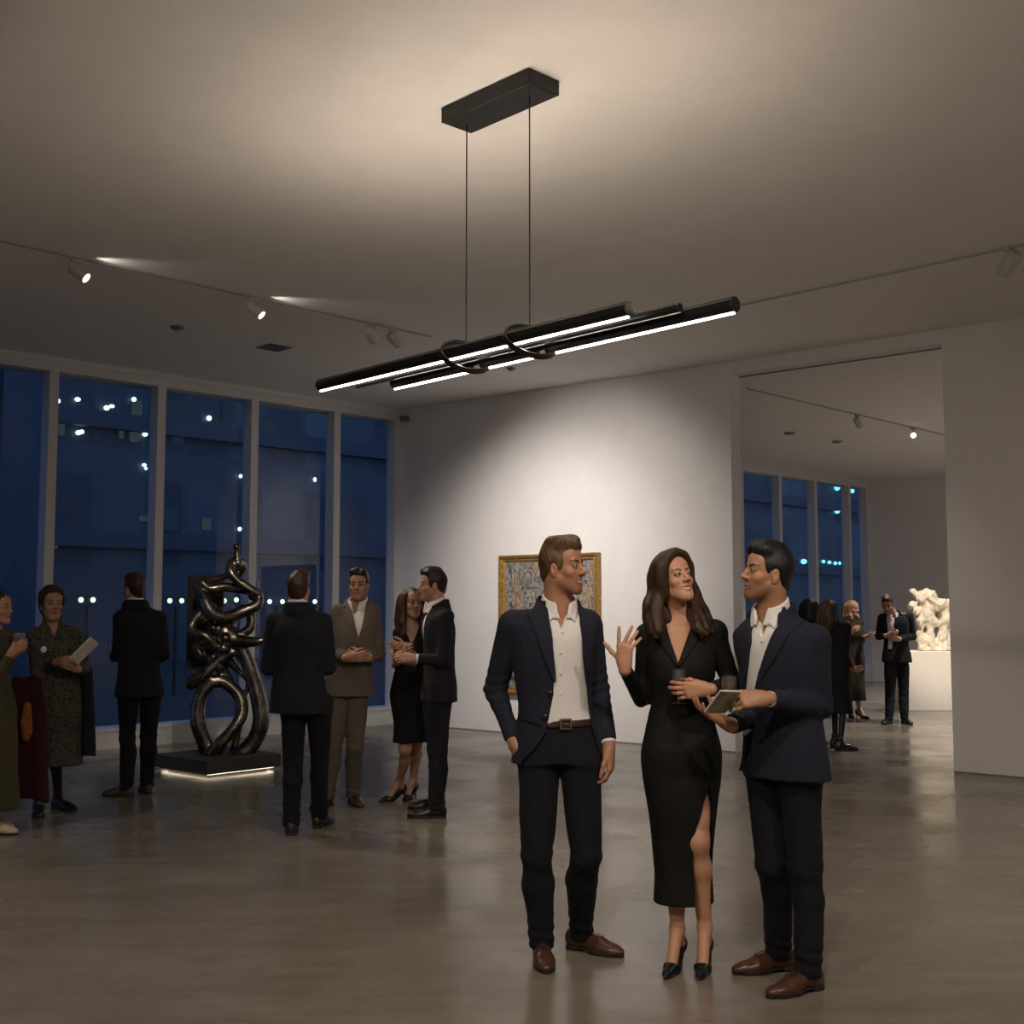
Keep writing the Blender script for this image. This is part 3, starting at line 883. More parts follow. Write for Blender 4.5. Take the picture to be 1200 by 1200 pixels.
strand(g, [(279, 890, .02, .075), (298, 868, .03, .06), (306, 845, .04, .062), (303, 818, .05, .060), (296, 793, .05, .056), (288, 770, .04, .055), (276, 750, .03, .06), (262, 742, .02, .07)])
strand(g, [(272, 892, .06, .04), (278, 860, .10, .028), (284, 830, .10, .022), (276, 806, .08, .026), (262, 788, .04, .04), (250, 772, 0, .055)])
strand(g, [(284, 820, .1, .018), (291, 800, .1, .018), (280, 786, .1, .024), (264, 770, .06, .05)])
# wing at the left, belly knots
strand(g, [(223, 801, -.04, .05), (236, 793, -.06, .046), (250, 780, -.05, .036), (264, 768, -.02, .04)])
for a, b, c, r in ((262, 760, -.05, .055), (264, 748, -.08, .04), (255, 770, .02, .05), (272, 765, .0, .045), (258, 782, -.04, .035), (241, 727, -.04, .038), (250, 736, -.06, .034), (264, 735, .02, .07), (272, 742, .05, .06), (258, 748, .06, .07)):
    g.add(ball(sp(a, b, c), r), .02)
strand(g, [(262, 752, .02, .05), (280, 752, 0, .045), (300, 752, -.02, .034), (313, 749, -.02, .02)])
strand(g, [(248, 712, .02, .04), (234, 720, -.02, .042), (224, 733, -.05, .040), (228, 742, -.08, .038), (240, 745, -.1, .033), (252, 756, -.06, .04)])
strand(g, [(236, 768, .04, .035), (230, 758, .02, .03), (240, 750, .02, .03), (252, 752, .03, .03)])
strand(g, [(284, 712, .05, .03), (294, 722, .06, .034), (293, 736, .05, .034), (282, 744, .03, .034)])
for a, b, c, r in ((253, 735, .03, .085), (266, 742, .05, .09), (262, 764, .03, .08), (249, 752, .03, .075), (277, 753, .04, .07), (256, 775, .02, .06), (270, 728, .08, .07)):
    g.add(ball(sp(a, b, c), r), .03)
g.add(ellip(sp(237, 791, -.05), A(.13, .035, .045), np.array(Matrix.Rotation(math.radians(28), 3, 'Y'))), .02)
# head: lower lip, jaw and upper ribbon
strand(g, [(234, 688, 0, .035), (240, 704, -.05, .046), (250, 720, -.08, .05), (266, 724, -.09, .046), (284, 717, -.07, .042), (300, 710, -.03, .038), (304, 702, .0, .030), (294, 700, .02, .022)])
strand(g, [(304, 697, 0, .03), (292, 690, -.03, .034), (279, 681, -.05, .032), (270, 670, -.05, .034), (272, 661, 0, .036), (281, 659, .04, .034), (284, 666, .06, .03), (276, 676, .07, .03)])
strand(g, [(300, 694, .0, .03), (280, 690, .03, .034), (262, 688, .03, .034), (246, 690, .0, .034), (236, 684, -.02, .032), (234, 698, .02, .034), (244, 716, .06, .04), (262, 726, .06, .05)])
strand(g, [(246, 680, .02, .02), (262, 676, .03, .022), (276, 672, .03, .024)])
strand(g, [(280, 664, .02, .022), (278, 654, .0, .024), (277.5, 647, 0, .018)])
g.add(ball(sp(277, 641, 0), .034), .006)
g.add(ball(sp(279, 660, .0), .045), .02)
g.sub(ellip(sp(268, 707, -.02), (.10, .2, .035)), .02)
g.cut(lambda X, Y, Z: pz + .001 - Z + 0 * X + 0 * Y)
sculp = empty('bronze_sculpture', (*sp(262, 890)[:2], pz), 'tall abstract sculpture of looping dark polished bronze on low plinth', 'sculpture')
sdf_obj(g, 'looped_form', M['bronze'], sculp, it=2)
m = MB(); a = sp(219.5, 728, .26); b = sp(262, 728, .26)
m.box((a + b) / 2, (b - a) / 2, A(0, .02, 0), A(0, 0, np.linalg.norm(sp(219, 674, .26) - sp(219, 782, .26)) / 2)); m.build('back_plate', plain('dark pitted bronze plate', (.05, .043, .036), .5, .8, .5, 40), sculp, bevel=.008)

# ------------------------------------------------------------------ white sculpture in the farther room
pa = floor_pt(1054, 833); pb = floor_pt(1128, 833); zt2 = at_y(1090, 763.5, pa[1])[2]
pcx = (pa + pb) / 2 + A(0, .3, 0)
pd = MB(); pd.box(pcx + A(0, 0, zt2 / 2), A((pb - pa)[0] / 2, 0, 0), A(0, .3, 0), A(0, 0, zt2 / 2))
o = pd.build('pedestal', M['pedestal'], origin=pcx, bevel=.006); tag(o, 'large white box pedestal under the pale sculpture in the farther room', 'pedestal')
WY = pa[1] + .3
def wp_(px, py, dy=0): return at_y(px, py, WY + dy)
lo = wp_(1060, 764, -.45); hi = wp_(1130, 685, .45); lo[2] = zt2 - .03
g = Grid(np.minimum(lo, hi) - .05, np.maximum(lo, hi) + .05, .017)
def wst(pts, k=.03):
    q = spline([np.append(wp_(a, b, c), r * .78) for a, b, c, r in pts], 4)
    for i in range(len(q) - 1): g.add(rcone(q[i][:3], q[i + 1][:3], q[i][3], q[i + 1][3]), k)
wst([(1080, 768, 0, .11), (1080, 752, 0, .075), (1078, 735, 0, .07), (1080, 724, 0, .10)])
wst([(1090, 768, .02, .11), (1091, 750, 0, .07), (1090, 735, 0, .06), (1086, 723, 0, .10)])
wst([(1103, 768, 0, .11), (1104, 750, 0, .08), (1106, 738, 0, .08), (1108, 724, 0, .10), (1106, 712, 0, .09)])
wst([(1110, 768, .05, .11), (1112, 745, .05, .07), (1114, 725, .05, .08)])
wst([(1086, 722, 0, .13), (1086, 714, 0, .12), (1090, 704, 0, .14), (1085, 699, 0, .13)])
wst([(1088, 712, 0, .09), (1096, 710, -.05, .10), (1102, 708, -.05, .08), (1107, 702, -.04, .05)])
wst([(1094, 728, 0, .06), (1100, 731, 0, .05), (1107, 726, 0, .07)])
for a, b, c, r in ((1070, 694, -.02, .055), (1074, 698, 0, .06), (1069, 708, 0, .085), (1075, 716, -.05, .085), (1080, 700, -.05, .11), (1091, 700, -.08, .12), (1098, 706, .03, .09), (1108, 712, -.03, .08), (1105, 718, .05, .07), (1112, 708, 0, .08), (1118, 715, 0, .12), (1120, 730, .02, .1), (1084, 764, 0, .12), (1098, 767, 0, .11), (1110, 764, 0, .1)):
    g.add(ball(wp_(a, b, c), r * .8), .03)
nz = noise3(5, 26, .022, 9); nz2 = noise3(6, 60, .011, 9)
g.disp(lambda x, y, z: nz(x, y, z) + nz2(x, y, z), .09)
g.cut(lambda X, Y, Z: zt2 + .001 - Z + 0 * X + 0 * Y)
o = empty('white_sculpture', (*wp_(1092, 763)[:2], zt2), 'pale rough figurative sculpture brightly lit on a white pedestal', 'sculpture')
sdf_obj(g, 'rough_form', M['plaster'], o, it=1)
# ------------------------------------------------------------------ people: shared anatomy
def facing(phi):
    """unit forward and image-right vectors for a heading (0 = towards the viewer, + = towards image right)"""
    a = math.radians(phi)
    return A(math.sin(a), -math.cos(a), 0), A(math.cos(a), math.sin(a), 0)

def head_axes(phi, pitch=0, roll=0):
    f, r = facing(phi)
    a = math.radians(pitch); b = math.radians(roll)
    fw = f * math.cos(a) + Zv * math.sin(a); up = -f * math.sin(a) + Zv * math.cos(a)
    r2 = r * math.cos(b) + up * math.sin(b); up2 = np.cross(r2, fw); 
    if up2[2] < 0: up2 = -up2
    return np.stack([r2, fw, up2], 1)

class Head:
    def __init__(s, c, R, sc, male=True, smile=0.0, skin_c=(.5, .3, .2), lip=None, brow=(.03, .018, .01), stubble=0.0, fat=1.0, eye=(.04, .022, .012), teeth=False, slit=None):
        s.slit = slit
        s.c = np.asarray(c, float); s.R = R; s.s = sc; s.male = male; s.smile = smile; s.fat = fat
        s.skin = np.array(skin_c); s.lip = np.array(lip if lip else [skin_c[0] * .85, skin_c[1] * .55, skin_c[2] * .5]); s.brow = np.array(brow); s.stub = stubble; s.eyec = eye; s.teeth = teeth
    def w(s, l): return s.c + s.R @ (np.asarray(l, float) * s.s)
    def el(s, c, r): return ellip(s.w(c), np.asarray(r, float) * s.s, s.R)
    def rc(s, a, b, ra, rb): return rcone(s.w(a), s.w(b), ra * s.s, rb * s.s)
    def loc(s, V): return ((V - s.c) @ s.R) / s.s
    def carve(s, g, neck, nr):
        m = s.male; k = s.s; sm = s.smile; F = s.fat
        g.add(s.el((0, -.018, .045), (.075, .097, .086)), 0)
        g.add(s.el((0, .028, -.02), (.0595 * F, .066, .078)), .03 * k)
        g.add(s.el((0, .05, -.068), (.041 * F, .038, .04)), .03 * k)
        for x in (-1, 1):
            g.add(s.rc((x * .052 * F, -.002, -.048), (x * .019, .07, -.097), .017 if m else .013, .015), .03 * k)
            g.add(s.el((x * .042 * F, .06, -.022 + .004 * sm), (.023, .022, .02)), .02 * k)
        g.add(s.el((0, .077, -.100), (.021 if m else .016, .016, .016)), .02 * k)
        g.add(s.el((0, .048, .06), (.058, .04, .05)), .03 * k)
        g.add(s.rc((-.038, .076, .031), (.038, .076, .031), .0125 if m else .010, .0125 if m else .010), .015 * k)
        g.add(s.rc((0, -.022, -.05), (0, -.022, -.06), .052, .052), .02 * k)
        g.add(rcone(s.w((0, -.026, -.05)), neck, nr * .93, nr), .03 * k)
        for x in (-1, 1):
            g.sub(s.el((x * .032, .102, .011), (.021, .018, .0125)), .012 * k)
        g.add(s.rc((0, .084, .027), (0, .113 if m else .109, -.015), .0072, .0105 if m else .008), .013 * k)
        g.add(s.el((0, .113 if m else .109, -.019), (.0125 if m else .0098, .012, .0105 if m else .0092)), .008 * k)
        for x in (-1, 1):
            g.add(s.el((x * .0135, .100, -.0235), (.0085, .0115, .0085)), .006 * k)
            g.sub(s.el((x * .0065, .106 if not m else .108, -.031), (.0030, .004, .003)), .002 * k)
            # eyelids
            g.add(ball(s.w((x * .0315, .0795, .0115)), .0148 * k), .004 * k)
            g.sub(s.el((x * .0315, .0975, .0108), (.0142, .014, s.slit or (.0060 if sm < .5 else .0054))), .001)
            # ears
            g.add(s.el((x * .077, -.006, -.006), (.0095, .0185, .032)), .007 * k)
            g.sub(s.el((x * .0885, .000, .001), (.0085, .0105, .019)), .003 * k)
            g.add(s.el((x * .078, .006, -.004), (.006, .005, .010)), .004 * k)
            g.add(s.el((x * .075, -.002, -.03), (.007, .009, .010)), .006 * k)
        w = .0245 + .006 * sm; up = .007 * sm
        ul = [(-w, .080 - .004 * sm, -.060 + up), (-.007, .094, -.0535), (.007, .094, -.0535), (w, .080 - .004 * sm, -.060 + up)]
        ll = [(-w * .9, .080 - .004 * sm, -.0625 + up), (0, .0925, -.068 - .001 * sm), (w * .9, .080 - .004 * sm, -.0625 + up)]
        s.ul, s.ll, s.mw, s.mup = ul, ll, w, up
        for a, b in zip(ul[:-1], ul[1:]): g.add(s.rc(a, b, .0050, .0056), .006 * k)
        for a, b in zip(ll[:-1], ll[1:]): g.add(s.rc(a, b, .0058, .0066), .006 * k)
        g.sub(s.rc((-w * .95, .088, -.0605 + up), (0, .1005, -.0612), .0022, .0026), .002 * k)
        g.sub(s.rc((w * .95, .088, -.0605 + up), (0, .1005, -.0612), .0022, .0026), .002 * k)
    def color(s, V, base):
        L = s.loc(V); x, y, z = np.abs(L[:, 0]), L[:, 1], L[:, 2]
        near = (np.abs(L) < .15).all(1)
        c = base.copy()
        def mixin(mask, col):
            nonlocal c
            m = np.clip(mask, 0, 1)[:, None] * near[:, None]
            c = c * (1 - m) + np.asarray(col) * m
        if s.stub:
            mk = np.clip((-.030 - z) / .02, 0, 1) * np.clip((y - .0 + .01) / .03, 0, 1) * np.clip((z + .135) / .03, 0, 1)
            mk = mk * (1 - .75 * np.exp(-((x / .022) ** 2 + ((z + .046) / .007) ** 2)) * 0)
            mk = np.maximum(mk, np.clip((.012 - np.abs(x - .068)) / .006, 0, 1) * np.clip((.02 - np.abs(z + .02)) / .02, 0, 1) * (y > .0) * .7)
            mk = mk * (1 - .7 * np.clip((z + .062) / .022, 0, 1) * np.clip((x - .024) / .012, 0, 1) * np.clip((y - .035) / .03, 0, 1))
            nz = 1.0
            mixin(mk * s.stub * nz, s.skin * np.array([.30, .26, .27]))
        mixin(.35 * np.exp(-((x - .042) ** 2 / .015**2 + (z + .02) ** 2 / .014**2)) * (y > .02), s.skin * np.array([1.1, .8, .75]))
        def seg(a, b):
            a = np.array(a); b = np.array(b); d = b - a; t = np.clip(((L - a) @ d) / (d @ d), 0, 1)
            return np.linalg.norm(L - a - t[:, None] * d, axis=1)
        d = np.min([seg(a, b) for a, b in list(zip(s.ul[:-1], s.ul[1:])) + list(zip(s.ll[:-1], s.ll[1:]))], 0)
        mixin((.0088 - d) / .002, s.lip)
        ml = -.0612 + (x / s.mw) ** 2 * s.mup
        if s.teeth: mixin((.0042 * (1 - (x / (s.mw * .95)) ** 2) - np.abs(z - ml)) / .0012 * (y > .07), (.62, .58, .52))
        else: mixin((.0022 - np.abs(z - ml)) / .0012 * (x < s.mw * 1.05) * (y > .07), s.lip * .45)
        zb = .0300 + .0065 * np.sin(np.clip((x - .011) / .044, 0, 1) * 2.3)
        th = (.0072 if s.male else .0048) * np.clip(1.3 - (x - .012) / .055, .35, 1)
        mixin((th - np.abs(z - zb)) / .0022 * np.clip((x - .010) / .003, 0, 1) * np.clip((.057 - x) / .003, 0, 1) * (y > .03), s.brow)
        # lash line
        q = ((x - .0315) / .0158) ** 2 + ((z - .0112) / .0068) ** 2
        mixin(np.clip((1.25 - q) / .3, 0, 1) * (y > .07) * (.85 if not s.male else .7), s.brow * .5)
        mixin(np.clip((.0042 - np.hypot(x - .0065, z + .031)) / .0015, 0, 1) * (y > .095), s.skin * .25)
        return c
    def eyes(s, parent, look=(0, 0)):
        for x in (-1, 1):
            bm2 = bmesh.new(); bmesh.ops.create_uvsphere(bm2, u_segments=24, v_segments=16, radius=.0131 * s.s)
            V = np.array([v.co[:] for v in bm2.verts]); Fs = [[v.index for v in f.verts] for f in bm2.faces]; bm2.free()
            d = unit(A(math.sin(math.radians(look[0])), math.cos(math.radians(look[0])), math.sin(math.radians(look[1]))))
            ang = np.degrees(np.arccos(np.clip((V / np.linalg.norm(V, axis=1)[:, None]) @ d, -1, 1)))
            col = np.where(ang[:, None] < 14, np.array([[.005] * 3]), np.where(ang[:, None] < 36, np.array([s.eyec]), np.array([[.40, .36, .34]])))
            W = s.w((x * .0315, .0795, .0112)) + V @ s.R.T
            mesh_obj('eye', W, Fs, M['eye'], parent, True, col)

def hair_short(hd, parent, mat, quiff=.0, side=.0, h=.004, seed=3, nape=-.075, strand_dir=(30, 110, 60), hairline=.082, shift=0.0):
    lo, hi = hd.c - .17, hd.c + .19
    g = Grid(lo, hi, h)
    g.add(hd.el((0, -.018, .048), (.0800 + side, .1035, .0985)), 0)
    g.add(hd.el((0, -.035, -.03), (.062, .072, .06)), .03)
    g.add(hd.el((0, .028, .104 + quiff * .25), (.060, .048, .034 + quiff * .5)), .03)
    if quiff:
        g.add(hd.el((.012 + shift, .046, .108 + quiff * .5), (.048, .031, .018 + quiff * .4)), .035)
        g.add(hd.el((-.018 + shift, .01, .126 + quiff * .15), (.052, .07, .024)), .04)
    poly = [(.2, hairline + .022), (.088, hairline + .008), (.070, hairline), (.056, .070), (.044, .042), (.036, .012), (.030, -.012), (.016, -.014), (.013, .018), (-.004, .031), (-.024, .026), (-.034, -.010), (-.046, -.055), (-.056, nape), (-.2, nape - .012), (-.2, .25), (.2, .25)]
    def f(X, Y, Z):
        x, y, z = X - hd.c[0], Y - hd.c[1], Z - hd.c[2]
        l = [(x * hd.R[0, i] + y * hd.R[1, i] + z * hd.R[2, i]) / hd.s for i in range(3)]
        return poly2(l[1], l[2], poly) * hd.s
    g.cut(f, .008)
    fr = np.array(strand_dir, float)
    n1 = noise3(seed, 1.0, 1.0, 9)
    def dn(x, y, z):
        L = (np.stack([x, y, z], 1) - hd.c) @ hd.R
        return .0026 * n1(L[:, 0] * fr[1] * 1.3, L[:, 1] * fr[0], L[:, 2] * fr[2])
    g.disp(dn)
    sdf_obj(g, 'hair', mat, parent, it=0)

def locks(g, paths, k=.008, n=5):
    for pts in paths:
        q = spline([np.append(p, r) for p, r in pts], n)
        for i in range(len(q) - 1): g.add(rcone(q[i][:3], q[i + 1][:3], max(q[i][3], .002), max(q[i + 1][3], .002)), k)

def hair_cap(g, hd, front=.090, vol=0.0):
    g2 = [hd.el((0, -.02, .048), (.0850 + vol, .108 + vol, .098 + vol)), hd.el((0, -.045, -.02), (.07 + vol, .075 + vol, .08 + vol))]
    poly = [(.2, front + .012), (.075, front), (.062, .08), (.040, .055), (.030, .02), (.022, -.03), (.010, -.06), (-.02, -.09), (-.2, -.10), (-.2, .25), (.2, .25)]
    base = Grid(hd.c - .2, hd.c + .2, g.h)
    base.add(g2[0]); base.add(g2[1], .03)
    def f(X, Y, Z):
        x, y, z = X - hd.c[0], Y - hd.c[1], Z - hd.c[2]
        l = [(x * hd.R[0, i] + y * hd.R[1, i] + z * hd.R[2, i]) / hd.s for i in range(3)]
        return poly2(l[1] + np.abs(l[0]) * 0 , l[2] + .0 * l[0], poly) * hd.s
    def cutf(X, Y, Z): return np.maximum(smin(smin(g2[0].f(X, Y, Z), g2[1].f(X, Y, Z), .03), 1e3, 0), f(X, Y, Z))
    return Prim(hd.c - .19, hd.c + .19, cutf)

def strandnoise(g, hd, seed=4, amp=.0028, fr=(150, 150, 14)):
    n1 = noise3(seed, 1.0, 1.0, 9)
    g.disp(lambda x, y, z: amp * n1((x - hd.c[0]) * fr[0], (y - hd.c[1]) * fr[1], (z - hd.c[2]) * fr[2]))

def hand_prims(wrist, fwd, palm, lat, s=1.0, curl=((10, 15, 10),) * 4, spread=(6, 2, -3, -8), thumb=(.55, .75, .25), thumb2=(.9, .35, .3), r=1.0):
    """explicit five fingered hand; palm = direction the palm faces, lat = towards the thumb side"""
    fwd = unit(fwd); palm = unit(np.asarray(palm) - np.dot(palm, fwd) * fwd)
    l0 = unit(np.cross(palm, fwd)); lat = l0 if np.dot(l0, lat) > 0 else -l0
    w = np.asarray(wrist, float); out = []
    def loc(a, b, c): return w + s * (a * fwd + b * lat + c * palm)
    kn = [(.090, .029), (.095, .010), (.090, -.009), (.081, -.027)]
    ln = [(.043, .027, .021), (.047, .031, .022), (.043, .028, .021), (.034, .021, .019)]
    rr = [.0088, .0091, .0086, .0076]
    out.append((rcone(loc(-.02, 0, 0), loc(.02, 0, 0), .0245 * s * r, .022 * s * r), .02))
    for i, (a, b) in enumerate(kn):
        out.append((rcone(loc(.012, b * .55, 0), loc(a, b, -.001), .0165 * s * r, .0112 * s * r), .016))
    out.append((rcone(loc(.02, .018, .006), loc(.045, .034, .01), .017 * s * r, .013 * s * r), .018))
    for i in range(4):
        p = loc(*kn[i], -.001); c = np.cumsum(np.radians(curl[i])); sp_ = math.radians(spread[i])
        base = fwd * math.cos(sp_) + lat * math.sin(sp_)
        for j in range(3):
            d = base * math.cos(c[j]) + palm * math.sin(c[j]); q = p + d * ln[i][j] * s
            r0 = rr[i] * (1.06 - .07 * j) * s * r; r1 = rr[i] * (.98 - .09 * j) * s * r
            out.append((rcone(p, q, r0, r1), .0035 if j else .006)); p = q
    p = loc(.036, .031, .008)
    for j, (dv, L, r0, r1) in enumerate(((thumb, .040, .0115, .0100), (thumb2, .033, .0100, .0092), (thumb2, .022, .0092, .0075))):
        d = unit(dv[0] * fwd + dv[1] * lat + dv[2] * palm); q = p + d * L * s
        out.append((rcone(p, q, r0 * s * r, r1 * s * r), .006)); p = q
    return out

def ik(S, W, l1, l2, pole):
    S, W = np.asarray(S, float), np.asarray(W, float); d = W - S; D = np.linalg.norm(d)
    if D > (l1 + l2) * .995:
        W = S + d / D * (l1 + l2) * .995; d = W - S; D = np.linalg.norm(d)
    n = d / D; a = (l1**2 - l2**2 + D**2) / (2 * D); h = math.sqrt(max(l1**2 - a**2, 0))
    p = np.asarray(pole, float); p = unit(p - np.dot(p, n) * n)
    return S + n * a + p * h, W

MALE = [(.46, .196, .118, .135), (.52, .190, .118, .135), (.60, .166, .112, .108), (.66, .172, .12, .11), (.72, .186, .128, .122), (.765, .192, .12, .128), (.80, .178, .098, .112), (.825, .125, .074, .092), (.845, .078, .060, .074), (.865, .064, .056, .066)]
FEMALE = [(.46, .170, .105, .13), (.52, .176, .105, .135), (.575, .150, .095, .108), (.62, .126, .090, .084), (.66, .130, .104, .084), (.70, .145, .128, .09), (.735, .150, .128, .095), (.77, .150, .105, .10), (.80, .138, .078, .09), (.825, .09, .058, .072), (.845, .058, .052, .06), (.865, .052, .05, .056)]

class Body:
    """a standing person described by world space joints"""
    def __init__(s, label, H, base, phi=0, hip=None, male=True, girth=1.0, group=None):
        s.H, s.phi, s.male, s.girth = H, phi, male, girth
        s.hipphi = phi if hip is None else hip
        s.base = np.asarray(base, float); s.e = empty('person', (s.base[0], s.base[1], 0), label, 'person', group)
        f, r = facing(phi); fh, rh = facing(s.hipphi)
        s.f, s.r, s.fh, s.rh = f, r, fh, rh
        b = s.base
        J = s.J = {}
        J['pelvis'] = b + Zv * .53 * H; J['chest'] = b + Zv * .74 * H; J['neck'] = b + Zv * .845 * H
        J['head'] = b + f * .022 + Zv * (H - .124 * s.hs())
        s.sw = (.166 if male else .140) * H / 1.8 * (girth if male else 1)
        for n, sg in (('a', -1), ('b', 1)):          # a = image left when facing the viewer
            J['sh' + n] = b + r * sg * s.sw + Zv * .806 * H
            J['hip' + n] = b + rh * sg * .088 * H / 1.8 + Zv * .505 * H
            J['an' + n] = b + rh * sg * .1 + Zv * .05 * H
        s.footphi = {'a': s.hipphi - 12, 'b': s.hipphi + 12}
        s.rise = 0.0
    def hs(s): return .93 if s.male else .89
    def finish(s):
        J, H = s.J, s.H
        k = H / 1.8
        for n, sg in (('a', -1), ('b', 1)):
            if 'el' + n not in J:
                W = J['wr' + n]
                pole = J.get('pole' + n, -s.f * .8 - Zv * .5 + s.r * sg * .7)
                J['el' + n], J['wr' + n] = ik(J['sh' + n], W, .30 * k, .262 * k, pole)
            if 'kn' + n not in J:
                an, hp = J['an' + n], J['hip' + n]
                J['kn' + n] = hp + (an - hp) * .51 + s.fh * .025
        return s
    def zz(s, fz):
        # heights above the armpit follow the neck joint
        H = s.H
        if fz <= .74: return fz * H
        return .74 * H + (fz - .74) * (s.J['neck'][2] - .74 * H) / .105
    def rows(s, table, scale=None, extra=0):
        J, H = s.J, s.H; k = H / 1.8
        zs = [J['pelvis'][2] - .3, J['pelvis'][2], J['chest'][2], J['neck'][2], J['neck'][2] + .2]
        cs = [J['pelvis'], J['pelvis'], J['chest'], J['neck'], J['neck'] + (J['head'] - J['neck']) * .6 - s.f * .03]
        out = []
        for (fz, a, bf, bb) in table:
            z = s.zz(fz)
            cx = np.interp(z, zs, [c[0] for c in cs]); cy = np.interp(z, zs, [c[1] for c in cs])
            yw = math.radians(np.interp(fz, [.5, .66], [s.hipphi, s.phi]))
            g_ = k * (s.girth if fz < .81 else 1)
            out.append((z, cx, cy, a * g_ + extra, bf * g_ + extra, bb * g_ + extra, yw))
        return out
    def torso(s, off=0.0, table=None, **kw): return Loft(s.rows(table or (MALE if s.male else FEMALE)), off, **kw)

    def lz(s, px, py, off=0.0):
        """front-surface (lx, z) of the torso under a picture point"""
        T = s.torso(off); y = s.base[1] - .1
        for _ in range(6):
            q = at_y(px, py, y); z = q[2]
            cx, cy, a, bf, bb, yw = [float(v[0]) for v in T.par(np.array([z]))]
            c, sn = math.cos(yw), math.sin(yw)
            # walk along the viewing ray until it meets the front of the section
            best = None
            for yy in np.linspace(cy - .30, cy + .12, 120):
                p = at_y(px, py, yy); lx = (p[0] - cx) * c + (p[1] - cy) * sn; ly = (p[0] - cx) * sn - (p[1] - cy) * c
                v = (lx / a) ** 2 + (ly / (bf if ly > 0 else bb)) ** 2
                if v <= 1: best = (lx, p[2]); break
                if best is None or v < best[2]: best = (lx, p[2], v)
            return (best[0], best[1])

    def body(s, head, hands=(), h=.004, hf=.0027, legs='inside', heels=False, torso_off=None, look=(0, 0), arms=1.0, hand_fine=None):
        """one continuous skin surface: head, neck, torso, arms, hands, legs, feet"""
        J, H = s.J, s.H; k = H / 1.8; m = s.male
        prims = []
        T = s.torso(-.028 if torso_off is None else torso_off, z0=.5 * H)
        prims.append((T, 0))
        for n in 'ab':
            prims.append((rcone(J['neck'] - Zv * .03, J['sh' + n], .045 * k, .040 * k), .03))
            prims.append((rcone(J['sh' + n], J['el' + n], .041 * k * arms, .034 * k * arms), .03))
            prims.append((rcone(J['el' + n], J['wr' + n], .034 * k * arms, .0235 * k * (1 if m else .88)), .015))
            if legs == 'bare':
                prims.append((rcone(J['hip' + n], J['kn' + n], .072 * k, .046 * k), .02))
                dk = unit(J['an' + n] - J['kn' + n]); L = np.linalg.norm(J['an' + n] - J['kn' + n])
                calf = J['kn' + n] + dk * L * .32 - facing(s.footphi[n])[0] * .014
                prims.append((rcone(J['kn' + n], calf, .045 * k, .046 * k), .04))
                prims.append((rcone(calf, J['an' + n], .046 * k, .030 * k), .03))
            else:
                prims.append((rcone(J['hip' + n], J['kn' + n], .065 * k, .045 * k), .02))
                prims.append((rcone(J['kn' + n], J['an' + n], .043 * k, .030 * k), .02))
            f = facing(s.footphi[n])[0]; an = J['an' + n]
            if heels:
                hl = an * A(1, 1, 0) - f * .03 + Zv * (.085 if heels is True else heels); ballp = an * A(1, 1, 0) + f * .095 + Zv * .026
                prims += [(rcone(an, hl, .028 * k, .026 * k), .015), (rcone(an + f * .01, ballp, .029 * k, .024 * k), .02), (rcone(ballp, ballp + f * .055 - Zv * .01, .023 * k, .014 * k), .01)]
            else:
                a0 = an * A(1, 1, 0)
                prims += [(rcone(an, a0 - f * .03 + Zv * .04, .028, .028), .015), (rcone(a0 + Zv * .05, a0 + f * .12 + Zv * .034, .028, .02), .02)]
        hp = []
        for hd in hands: hp += hd
        prims += [(p, kk) for p, kk in hp]
        ps = [p for p, _ in prims]
        lo, hi = box_of(ps, .02)
        lo = np.minimum(lo, head.c - .15); hi = np.maximum(hi, head.c + .16)
        fine = [(head.c - .135 * head.s * 1.0 - .01, head.c + .135 * head.s + .02, hf)]
        for hd in hands:
            if hand_fine:
                l, u = box_of([p for p, _ in hd], .01); fine.append((l, u, hand_fine))
        g = Grid(lo, hi, h, fine)
        for p, kk in prims: g.add(p, kk)
        neck = J['neck'] - Zv * .01
        head.carve(g, neck, (.063 if m else .047) * k)
        V, Q = g.mesh()
        base = np.tile(head.skin, (len(V), 1)).astype(float)
        if legs == 'tights': base[(V[:, 2] < .45 * H)] = (.009, .008, .008)
        c = head.color(V, base)
        o = mesh_obj('body', V, Q, M['skin'], s.e, True, c)
        head.eyes(s.e if False else o, look)
        return o

    # ---- clothing
    def jacket(s, mat, lapel_mat, opening=None, h=.005, hem=.455, sleeve_r=1.0, flare=.0, lap=True, seed=1, arms=True, table=None, folds=.0035, name='jacket', collar=True, lapw=(.035, .085), vent=False, cuff=.02, buttons=(), pocket=True, neckhole=True, extra=(), slit_ly=.012, arm_k=.018):
        """opening: polygon (lx, z) on the front that stays open, left edge then right edge lists"""
        J, H = s.J, s.H; k = H / 1.8
        tb = [r for r in (table or MALE)]
        tb = [(hem, tb[0][1] + .006 + flare, tb[0][2] + .01 + flare * .5, tb[0][3] + .008)] + [r for r in tb if r[0] > hem + .01 and r[0] < .86]
        T = Loft(s.rows(tb), 0.0, z0=hem * H, z1=s.zz(.852))
        prims = [(T, 0)]
        ar = []
        for n in 'ab':
            S, E, W = J['sh' + n], J['el' + n], J['wr' + n]
            prims.append((rcone(J['neck'] - Zv * .045 * k, S - Zv * .004, .062 * k, .056 * k), .03))
            if arms:
                d = unit(W - E)
                We = W - d * cuff
                ar.append((rcone(S, E, .060 * k * sleeve_r, .050 * k * sleeve_r), .022))
                ar.append((rcone(E, We, .050 * k * sleeve_r, .039 * k * sleeve_r), .01))
        ps = [p for p, _ in prims + ar]
        lo, hi = box_of(ps, .02)
        if collar and neckhole:
            lo = np.minimum(lo, J['neck'] - A(.15, .15, 0)); hi = np.maximum(hi, J['neck'] + A(.15, .15, .09))
        g = Grid(lo, hi, h)
